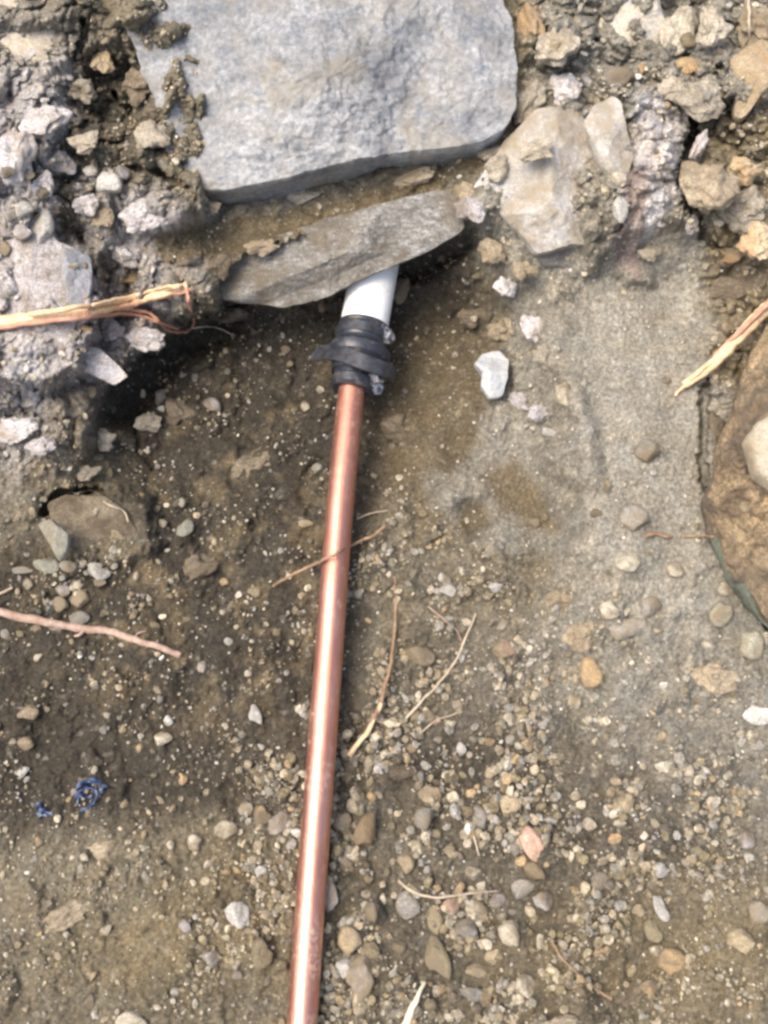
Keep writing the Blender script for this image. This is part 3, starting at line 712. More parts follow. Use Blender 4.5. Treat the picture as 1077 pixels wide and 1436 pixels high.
def sweep(C, rads, n=12, rough=0.0, seed=0, squash=1.0, closed=True):
    """tube through points C with a radius at each"""
    C = np.asarray(C); m = len(C); tg = np.gradient(C, axis=0); tg /= np.linalg.norm(tg, axis=1)[:, None]
    up = np.array([0, 0, 1.0]); Vv = []
    for i in range(m):
        s = np.cross(tg[i], up); s /= np.linalg.norm(s) + 1e-9; u = np.cross(s, tg[i])
        a = np.linspace(0, 2 * math.pi, n, endpoint=False)
        rr = rads[i] * np.ones(n)
        Vv.append(C[i] + (np.cos(a) * rr)[:, None] * s + (np.sin(a) * rr * squash)[:, None] * u)
    Vv = np.concatenate(Vv)
    if rough:
        cc = np.repeat(C, n, 0); d = Vv - cc
        Vv = cc + d * (1 + rough * fbm3(Vv, 0.006, 3, seed))[:, None]
    idx = np.arange(m * n).reshape(m, n)
    q = np.stack([idx[:-1], np.roll(idx[:-1], -1, 1), np.roll(idx[1:], -1, 1), idx[1:]], -1).reshape(-1, 4)
    tris = []
    if closed:
        Vv = np.concatenate([Vv, C[:1], C[-1:]]); a, b = m * n, m * n + 1
        for k in range(n):
            tris.append((a, idx[0, (k + 1) % n], idx[0, k])); tris.append((b, idx[-1, k], idx[-1, (k + 1) % n]))
    return Vv, q, (np.array(tris) if tris else None)

# copper
m, n, l, bs = new_mat("copper")
tc = n.new("ShaderNodeTexCoord").outputs["Object"]
sm = n.new("ShaderNodeMapping"); sm.inputs["Scale"].default_value = (1, 0.12, 1); l.new(tc, sm.inputs["Vector"])
c1 = mixc(n, l, ramp(n, l, noise_node(n, l, sm.outputs[0], 120, 5, .6), [(0.4, 0.0), (0.65, 1.0)]), (0.66, 0.34, 0.26), (0.52, 0.24, 0.17))
dn = n.new("ShaderNodeMath"); dn.operation = 'MULTIPLY_ADD'; l.new(noise_node(n, l, tc, 35, 4, .6), dn.inputs[0]); dn.inputs[1].default_value = 0.5; l.new(noise_node(n, l, tc, 420, 4, .75), dn.inputs[2])
dust = ramp(n, l, dn.outputs[0], [(0.80, 0.0), (0.90, 0.75)])
c1 = mixc(n, l, dust, c1, (0.42, 0.31, 0.23))
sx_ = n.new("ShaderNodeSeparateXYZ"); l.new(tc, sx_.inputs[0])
dim_in = n.new("ShaderNodeMath"); dim_in.operation = 'MULTIPLY_ADD'; l.new(noise_node(n, l, tc, 30, 4, .6), dim_in.inputs[0]); dim_in.inputs[1].default_value = 0.35; l.new(sx_.outputs[1], dim_in.inputs[2])
dim_reflect = ramp(n, l, dim_in.outputs[0], [(0.30, 0.0), (0.72, 0.85)])      # dimmer reflection towards the fitting, painted in as darker, rougher copper
c1 = mixc(n, l, dim_reflect, c1, (0.40, 0.165, 0.115))
l.new(c1, bs.inputs["Base Color"])
mt = n.new("ShaderNodeMath"); mt.operation = 'SUBTRACT'; mt.inputs[0].default_value = 0.92; l.new(dust, mt.inputs[1]); l.new(mt.outputs[0], bs.inputs["Metallic"])
rr = ramp(n, l, noise_node(n, l, sm.outputs[0], 60, 5, .6), [(0.3, 0.28), (0.7, 0.50)]); ra = n.new("ShaderNodeMath"); ra.operation = 'MULTIPLY_ADD'; l.new(dim_reflect, ra.inputs[0]); ra.inputs[1].default_value = 0.22; l.new(rr, ra.inputs[2]); l.new(ra.outputs[0], bs.inputs["Roughness"])
l.new(bump(n, l, bs, noise_node(n, l, tc, 120, 5, .7), 0.0010, 0.40), bs.inputs["Normal"])
M['copper'] = m
PR = 0.0101
cp = [at(404, 1700, .014), at(411, 1560, .015), at(423, 1436, .017), at(437, 1240, .022), at(458, 960, .031), at(476, 720, .039), at(492.5, 552, .045), at(499, 512, .047)]
far = cp[0] + (cp[0] - cp[1]) * 3.5
Cc = catmull([far] + cp, 14) - RO
v, q, t = sweep(Cc, np.full(len(Cc), PR), 40)
copper = link("copper_pipe", mesh_from("copper_pipe", v, q, t), M['copper'], root, label="bare copper pipe with a bright shine")

# lathe about the fitting's axis
A0 = np.array(at(494, 548, .0455)); B0 = np.array(at(531, 345, .049)); AX = (B0 - A0); LEN = np.linalg.norm(AX); AX /= LEN
def lathe(profile, n=48, wob=0.0, seed=0, origin=A0, axis=AX):
    s = np.cross(axis, [0, 0, 1.0]); s /= np.linalg.norm(s); u = np.cross(s, axis)
    a = np.linspace(0, 2 * math.pi, n, endpoint=False); Vv = []
    for (d, r) in profile:
        rr_ = r * (1 + wob * np.sin(a * 3 + seed) + wob * .6 * np.sin(a * 2 + 2 * seed))
        Vv.append(origin + axis * d + (np.cos(a) * rr_)[:, None] * s + (np.sin(a) * rr_)[:, None] * u)
    Vv = np.concatenate(Vv) - RO; m_ = len(profile); idx = np.arange(m_ * n).reshape(m_, n)
    q = np.stack([idx[:-1], np.roll(idx[:-1], -1, 1), np.roll(idx[1:], -1, 1), idx[1:]], -1).reshape(-1, 4)
    return Vv, q
def dist_of(py):       # metres along the axis for a photograph row
    if 452 <= py <= 560: py = 505 + (py - 505) * 0.84
    f = (548 - py) / (548 - 345); return f * LEN
def fitm(name, profile, mat, parent, label=None, **kw):
    v, q = lathe(profile, **kw); me = mesh_from(name, v, q)
    bm = bmesh.new(); bm.from_mesh(me); bmesh.ops.recalc_face_normals(bm, faces=bm.faces[:])
    for f in bm.faces: f.smooth = True
    bm.to_mesh(me); bm.free(); me.set_sharp_from_angle(angle=R(24))
    return link(name, me, mat, parent, label=label)

m, n, l, bs = new_mat("black_rubber")
tc = n.new("ShaderNodeTexCoord").outputs["Object"]
dst = ramp(n, l, noise_node(n, l, tc, 110, 6, .7, .5), [(0.52, 0.0), (0.72, 0.7)])
l.new(mixc(n, l, dst, (0.022, 0.026, 0.036), (0.17, 0.14, 0.11)), bs.inputs["Base Color"])
bs.inputs["Roughness"].default_value = 0.36
l.new(bump(n, l, bs, noise_node(n, l, tc, 300, 4, .6), 0.0006, 0.5), bs.inputs["Normal"])
M['rubber'] = m
m, n, l, bs = new_mat("white_plastic")
tc = n.new("ShaderNodeTexCoord").outputs["Object"]
dst = ramp(n, l, noise_node(n, l, tc, 90, 6, .75, .3), [(0.50, 0.0), (0.70, 0.6)])
l.new(mixc(n, l, dst, (0.80, 0.81, 0.80), (0.45, 0.40, 0.33)), bs.inputs["Base Color"]); bs.inputs["Roughness"].default_value = 0.35
M['plastic'] = m
m, n, l, bs = new_mat("clamp_steel")
tc = n.new("ShaderNodeTexCoord").outputs["Object"]
l.new(mixc(n, l, ramp(n, l, noise_node(n, l, tc, 200, 4), [(0.45, 0), (0.6, 1)]), (0.45, 0.46, 0.48), (0.10, 0.09, 0.09)), bs.inputs["Base Color"])
bs.inputs["Metallic"].default_value = 0.8; bs.inputs["Roughness"].default_value = 0.4
M['steel'] = m
m, n, l, bs = new_mat("clamp_band_steel"); tc = n.new("ShaderNodeTexCoord").outputs["Object"]
l.new(mixc(n, l, ramp(n, l, noise_node(n, l, tc, 160, 5, .7), [(0.42, 0), (0.6, 1)]), (0.065, 0.07, 0.085), (0.035, 0.033, 0.033)), bs.inputs["Base Color"])
bs.inputs["Metallic"].default_value = 0.5; bs.inputs["Roughness"].default_value = 0.45
M['band'] = m

D = dist_of
white = fitm("plastic_pipe", [(D(470), .0165), (D(460), .0182), (D(457), .0187), (D(340), .0187), (D(300), .0187), (D(300), .0170), (D(455), .0170)], M['plastic'], root, "bright white plastic pipe end entering the fitting")
coup = fitm("rubber_fitting", [(D(556), .0099), (D(556), .0152), (D(553), .0168), (D(541), .0172), (D(538), .0158), (D(533), .0158), (D(530), .0176), (D(517), .0188), (D(512), .0205),
                               (D(507), .0232), (D(500), .0243), (D(493), .0241), (D(489), .0226), (D(485), .0200), (D(481), .0196), (D(478), .0203), (D(462), .0205), (D(458), .0199), (D(455), .0202), (D(452), .0198), (D(452), .0187)],
            M['rubber'], root, "ribbed black rubber reducing fitting with dust on it", wob=.012, seed=1)
band = fitm("clamp_band", [(D(531), .0178), (D(531), .0186), (D(518), .0197), (D(517), .0190)], M['band'], coup, wob=.008)
band2 = fitm("clamp_band", [(D(477), .0203), (D(477), .0212), (D(464), .0214), (D(464), .0205)], M['band'], coup, wob=.006)
# the strap tail that sticks out to the left of the fitting
sx, sy = [], []
strap = [at(436, 502, .047), at(446, 497, .050), at(462, 494, .056), at(482, 498, .064), at(505, 507, .068), at(528, 515, .066), at(545, 522, .058), at(552, 528, .048)]
S = catmull(strap, 8); wv = np.array(AX)
vv = []; mS = len(S)
for i, p_ in enumerate(S):
    w_ = 0.0062 * min(1, 0.25 + i / 10.0); nrm_ = np.array([0, 0, 1.0]) if i < 6 else (p_ - (A0 + AX * ((p_ - A0) @ AX))); nrm_ = nrm_ / np.linalg.norm(nrm_)
    for sw in (-1, 1):
        for sh in (0, .0016): vv.append(p_ + wv * sw * w_ + nrm_ * sh - RO)
qq = []
for i in range(mS - 1):
    b0 = i * 4; b1 = b0 + 4
    for a_, c_ in ((0, 1), (1, 3), (3, 2), (2, 0)): qq.append((b0 + a_, b0 + c_, b1 + c_, b1 + a_))
qq += [(0, 2, 3, 1), (4 * mS - 4, 4 * mS - 3, 4 * mS - 1, 4 * mS - 2)]
link("strap", mesh_from("strap", np.array(vv), np.array(qq), smooth=False), M['band'], coup, label="black strap tail sticking out to the left")

def bolt(px, py, z, r, parent, name="clamp_screw"):
    c = np.array(at(px, py, z)); ax = np.array([0.75, -0.35, 0.56]); ax /= np.linalg.norm(ax)
    prof = [(-.010, .0001), (-.010, r * .62), (-.002, r * .62), (-.002, r), (.002, r), (.0030, r * .85), (.0030, r * .55), (.0020, r * .5), (.0020, .0001)]
    return fitm(name, prof, M['steel'], parent, origin=c, axis=ax, n=6 if r > .0045 else 16)
bolt(531, 527, .058, .0062, band); bolt(545, 474, .056, .0052, band2)
# screw housings
def housing(px, py, z, parent, L, w, h, rot):
    bm = bmesh.new(); bmesh.ops.create_cube(bm, size=1.0); bmesh.ops.scale(bm, vec=(L, w, h), verts=bm.verts[:])
    bmesh.ops.bevel(bm, geom=bm.edges[:], offset=min(w, h) * .25, segments=2, affect='EDGES')
    bmesh.ops.rotate(bm, matrix=Matrix.Rotation(R(rot), 3, 'Z') @ Matrix.Rotation(R(38), 3, 'Y'), verts=bm.verts[:]); bmesh.ops.translate(bm, vec=Vector(at(px, py, z)) - Vector(RO), verts=bm.verts[:])
    me = bpy.data.meshes.new("screw_housing"); bm.to_mesh(me); bm.free(); link("screw_housing", me, M['steel'], parent)
housing(524, 540, .050, band, .016, .009, .007, -30); housing(538, 465, .056, band2, .014, .009, .007, -20)

# ------------------------------------------------------------------ where surfaces are: rays against what stands so far
bpy.context.view_layer.update()
dg = bpy.context.evaluated_depsgraph_get()
def hit(px, py):
    o = Vector((0, 0, CAM_H)); d = (at(px, py, 0) - o).normalized()
    ok, loc, nrm_, _, ob, _ = scene.ray_cast(dg, o, d)
    return (loc, nrm_, ob) if ok else (at(px, py, float(gz(px, py))), Vector((0, 0, 1)), ground)

# ------------------------------------------------------------------ roots and twigs
def mat_plain(name, c1_, c2_, sc=150, rough=.75):
    m, n, l, bs = new_mat(name); tc = n.new("ShaderNodeTexCoord").outputs["Object"]
    f = noise_node(n, l, tc, sc, 5, .7)
    l.new(mixc(n, l, ramp(n, l, f, [(0.38, 0), (0.62, 1)]), c1_, c2_), bs.inputs["Base Color"]); bs.inputs["Roughness"].default_value = rough
    l.new(bump(n, l, bs, f, .001, .6), bs.inputs["Normal"]); return m
W = dict(straw=mat_plain("straw_root_fibre", (.62, .40, .22), (.78, .60, .38)), strawred=mat_plain("red_root_fibre", (.42, .20, .13), (.58, .33, .22)), pinkroot=mat_plain("pink_root_bark", (.27, .175, .13), (.42, .31, .24)),
         brown=mat_plain("brown_twig_bark", (.20, .12, .07), (.36, .25, .15)), pale=mat_plain("pale_rootlet_bark", (.34, .27, .19), (.50, .42, .31)), cream=mat_plain("cream_blade", (.5, .46, .32), (.68, .63, .48)))
def rootlet(name, pts, r0, r1, mat, label=None, cat="root", lift=0.0005, parent=None, n=8, rough=.45, seed=1, group=None, squash=1.0):
    """pts: (px, py) or (px, py, z above the surface met there)"""
    Z = []
    for p_ in pts:
        loc, nn, ob = hit(p_[0], p_[1]); up_ = p_[2] if len(p_) > 2 else lift
        Z.append(loc.z + up_)
    W3 = [np.array(at(p_[0], p_[1], z)) for p_, z in zip(pts, Z)]
    C_ = catmull(W3, 8); k = np.linspace(0, 1, len(C_)); org = C_[len(C_) // 2].copy() if parent is None else np.array(parent.location)
    wig = 0.0016 * np.stack([fbm3(C_ + j * 3.3, .012, 3, seed) for j in range(3)], -1)
    C_ = C_ + wig * min(1.0, r0 / .0012)
    rad = (r0 * (1 - k) + r1 * k) * (1 + .15 * fbm3(C_, .01, 2, seed)); 
    v, q, t = sweep(C_ - org, rad, n, rough, seed, squash)
    return link(name, mesh_from(name, v, q, t), W[mat], parent, None if parent else tuple(org), label, None if parent else cat, group)
r = rootlet("split_root", [(-60, 458, .006), (0, 452, .006), (60, 444, .004), (120, 438, .006), (180, 427, .010), (225, 412, .014), (262, 402, .018)], .0052, .0040, 'straw', "thick straw coloured split root reaching in from the left edge", lift=.01, squash=.6, n=12, rough=.4)
rootlet("fibre", [(120, 440, .011), (170, 434, .012), (205, 438, .010), (222, 450, .010), (238, 464, .008), (262, 464, .010), (272, 452, .012), (266, 428, .016), (262, 404, .020)], .0016, .0011, 'strawred', parent=r, seed=3)
rootlet("fibre", [(-60, 464, .009), (0, 459, .009), (60, 451, .008), (120, 445, .010), (180, 440, .012), (225, 452, .010), (250, 462, .010)], .0022, .0012, 'strawred', parent=r, seed=4)
rootlet("fibre", [(40, 442, .010), (110, 431, .012), (180, 420, .016), (240, 404, .020), (258, 400, .022)], .0020, .0016, 'straw', parent=r, seed=5)
rootlet("fibre", [(150, 434, .014), (200, 424, .017), (245, 413, .020), (268, 406, .022)], .0016, .0012, 'strawred', parent=r, seed=6)
rootlet("fibre", [(130, 428, .012), (190, 414, .016), (235, 402, .019), (256, 404, .02)], .0014, .001, 'straw', parent=r, seed=7)
PK = rootlet("pink_root", [(-60, 845, .004), (0, 858, .004), (60, 872, .004), (120, 882, .003), (150, 884, .004), (190, 897, .003), (225, 908, .003), (253, 919, .002)], .0036, .0022, 'pinkroot', "straight pinkish brown root lying across the left side of the floor", n=10)
rootlet("side_root", [(120, 883, .004), (112, 890, .003), (104, 893, .001)], .0016, .0008, 'pinkroot', parent=PK)
rootlet("side_root", [(186, 896, .004), (194, 888, .004), (206, 884, .002)], .0009, .0005, 'pinkroot', parent=PK)
rootlet("twig", [(383, 822, .004), (410, 806, .012), (440, 791, .018), (455, 785, .006), (475, 774, .0055), (498, 762, .010), (520, 753, .012), (540, 738, .008)], .0010, .0013, 'brown', "thin brown twig lying over the copper pipe", "twig", n=8)
rootlet("red_root", [(553, 808), (555, 850), (552, 900, .006), (545, 945, .008), (532, 990, .008), (515, 1025, .006), (494, 1057, .003)], .0010, .0019, 'brown', "curved reddish rootlet standing just right of the copper pipe", n=8)
rootlet("root", [(535, 985, .010), (520, 1018, .008), (505, 1040, .006), (490, 1058, .003)], .0011, .0022, 'straw', "short straw coloured root end beside the curved reddish rootlet", n=8)
rootlet("rootlet", [(668, 860), (655, 890, .006), (640, 925, .006), (618, 955, .006), (590, 985, .004), (562, 1015)], .0007, .0012, 'pale', "long thin pale rootlet slanting through the gravel right of the pipe", n=6)
rootlet("rootlet", [(560, 1236), (580, 1250, .004), (610, 1258, .005), (650, 1254, .005), (700, 1250)], .0012, .0006, 'pale', "curved pale rootlet lying on the lower gravel", n=6)
rootlet("rootlet", [(652, 1150), (664, 1170, .004), (672, 1200)], .0009, .0006, 'pale', "tiny hair like rootlet above left of the brick chip", n=6)
rootlet("rootlet", [(772, 1318), (790, 1345, .003), (815, 1370, .004), (838, 1388, .003), (858, 1402)], .0007, .0011, 'brown', "thin brown rootlet at the lower right of the floor", n=6)
r = rootlet("broken_root", [(1140, 385, .012), (1085, 425, .020), (1050, 458, .022), (1015, 495, .020), (985, 522, .012), (958, 540, .006)], .0056, .0030, 'straw', "straw coloured broken root reaching in from the right edge", squash=.7, n=12, rough=.4)
rootlet("fibre", [(1000, 505, .022), (975, 526, .012), (955, 546, .004), (948, 556, .003)], .0018, .001, 'straw', parent=r, seed=9)
rootlet("fibre", [(1085, 418, .026), (1040, 462, .026), (1000, 500, .022)], .0022, .0014, 'strawred', parent=r, seed=10)
rootlet("rootlet", [(1046, -30, .006), (1050, 10, .008), (1051, 40, .008), (1047, 62, .003)], .0014, .0010, 'pale', "pale rootlet hanging down at the top right", n=8)
rootlet("rootlet", [(958, 752), (975, 751, .004), (1002, 752)], .0010, .0008, 'brown', "short dark rootlet poking out left of the mud caked boulder", n=6)
rootlet("rootlet", [(905, 752, .001), (918, 749, .002), (932, 752, .002), (942, 753, .001)], .0016, .0014, 'brown', "dark purplish bit of root lying on the grey clay", n=6, seed=3)
rootlet("rootlet", [(262, 462, .002), (285, 458, .006), (305, 460, .006), (328, 470, .004), (338, 478)], .0009, .0006, 'pale', "wispy pale rootlet under the boulder left of the fitting", n=6)
rootlet("rootlet", [(205, 488), (218, 494, .004), (232, 512, .003)], .0006, .0005, 'pale', "tiny rootlet over the dark hollow at left", n=6)
rootlet("rootlet", [(110, 692), (130, 688, .005), (150, 706, .006), (172, 716, .003), (180, 732)], .0008, .0006, 'pale', "rootlet tangle on top of the soil block", n=6)
rootlet("rootlet", [(-20, 838), (0, 832, .003), (18, 823, .002)], .0012, .001, 'pale', "short grey rootlet at the left edge above the pinkish root", n=6)
rootlet("rootlet", [(500, 728, .004), (520, 720, .004), (545, 716)], .0006, .0005, 'pale', "faint pale rootlet right of the copper pipe above the twig", n=6)
rootlet("rootlet", [(600, 850), (622, 868, .003), (640, 884), (648, 900)], .0006, .0007, 'pinkroot', "fine pinkish rootlet above the long thin pale one", n=6)
rootlet("grass_blade", [(568, 1440), (578, 1415, .006), (586, 1395, .008), (596, 1376, .006)], .0030, .0007, 'cream', "cream dry grass blade at the bottom edge beside the pipe", "dry grass blade", n=8, squash=.35)
rootlet("rootlet", [(650, 985), (640, 1000), (612, 1010, .004), (590, 1028)], .0006, .0006, 'pale', "short pale rootlet above the small gravel right of the pipe", n=6)

# ------------------------------------------------------------------ blue plastic scraps
m, n, l, bs = new_mat("blue_plastic_film"); tc = n.new("ShaderNodeTexCoord").outputs["Object"]
l.new(mixc(n, l, ramp(n, l, noise_node(n, l, tc, 180, 4), [(0.45, 0), (0.62, 1)]), (0.016, 0.035, 0.10), (0.12, 0.15, 0.22)), bs.inputs["Base Color"]); bs.inputs["Roughness"].default_value = .4
M['film'] = m
def scrap(paths, label, seed):
    org = np.array(hit(*paths[0][0][:2])[0]); Vv = []; Q = []
    for pi, (pts_) in enumerate(paths):
        W3 = [np.array(at(a_, b_, float(hit(a_, b_)[0].z) + h_)) for a_, b_, h_ in pts_]
        C_ = catmull(W3, 6); tg = np.gradient(C_, axis=0); tg /= np.linalg.norm(tg, axis=1)[:, None]
        for i, p_ in enumerate(C_):
            tw = 0.9 * math.sin(i * .45 + seed + pi); wd = .0015 * (1 + .6 * math.sin(i * .9 + pi * 2 + seed))
            s_ = np.cross(tg[i], [0, 0, 1.0]); s_ /= np.linalg.norm(s_) + 1e-9; u_ = np.cross(s_, tg[i]); a_ = s_ * math.cos(tw) + u_ * math.sin(tw); b_ = np.cross(a_, tg[i])
            for sw in (-1, 1):
                for sh in (-1, 1): Vv.append(p_ + a_ * wd * sw + b_ * .00018 * sh - org)
        off = len(Vv) - 4 * len(C_)
        for i in range(len(C_) - 1):
            b0 = off + i * 4; b1 = b0 + 4
            for a1, c1_ in ((0, 1), (1, 3), (3, 2), (2, 0)): Q.append((b0 + a1, b0 + c1_, b1 + c1_, b1 + a1))
    link("plastic_scrap", mesh_from("plastic_scrap", np.array(Vv), np.array(Q)), M['film'], None, tuple(org), label, "plastic scrap", "scraps of blue plastic film")
scrap([[(104, 1118, .001), (110, 1102, .005), (126, 1096, .006), (142, 1100, .004), (150, 1106, .001)], [(108, 1128, .001), (112, 1112, .004), (122, 1104, .007), (134, 1110, .005), (132, 1128, .001)],
       [(112, 1138, .001), (122, 1134, .004), (134, 1120, .005), (146, 1104, .003)], [(118, 1098, .002), (130, 1092, .006), (142, 1096, .001)], [(106, 1110, .003), (116, 1116, .006), (128, 1118, .004)]],
      "larger crumpled blue plastic scrap on the lower left floor", 1)
scrap([[(50, 1134, .001), (56, 1128, .004), (60, 1136, .005), (72, 1142, .001)], [(52, 1142, .001), (60, 1143, .004), (68, 1140, .001)]], "smaller blue plastic scrap left of the larger one", 4)

# ------------------------------------------------------------------ pebbles one by one
SHAPES = 7
meshes = {}
def peb_mesh(colour, k):
    key = (colour, k)
    if key not in meshes:
        v, t = lump(3, 500 + k, 9 + k % 5, .20, .55, 1.0)
        me = mesh_from("pebble", v * 0.005, None, t); me.materials.append(PM[colour]); meshes[key] = me
    return meshes[key]
used = []
def pebble(px, py, L_, Wd_, ang, colour, label, group=None, name="pebble", cat="pebble", flat=.75, k=None, up=.05):
    loc, nn, ob = hit(px, py)
    if ob is not None and ob.name.startswith(("copper", "rubber", "plastic", "strap", "clamp")): return None
    kk = (at(px + 1, py, loc.z) - at(px, py, loc.z)).length
    o = link(name, peb_mesh(colour, rnd.randrange(SHAPES) if k is None else k), None, loc=(loc.x, loc.y, loc.z), label=label, cat=cat, group=group)
    a, b = L_ / 2 * kk * 1.08, Wd_ / 2 * kk * 1.08; th = min(a, b) * flat
    o.scale = (a / .005, b / .005, th / .005)
    o.rotation_euler = (R(rnd.uniform(-14, 14) + 6), R(rnd.uniform(-14, 14)), -R(ang)); o.location.z += th * up
    used.append((px, py, max(L_, Wd_) / 2)); return o
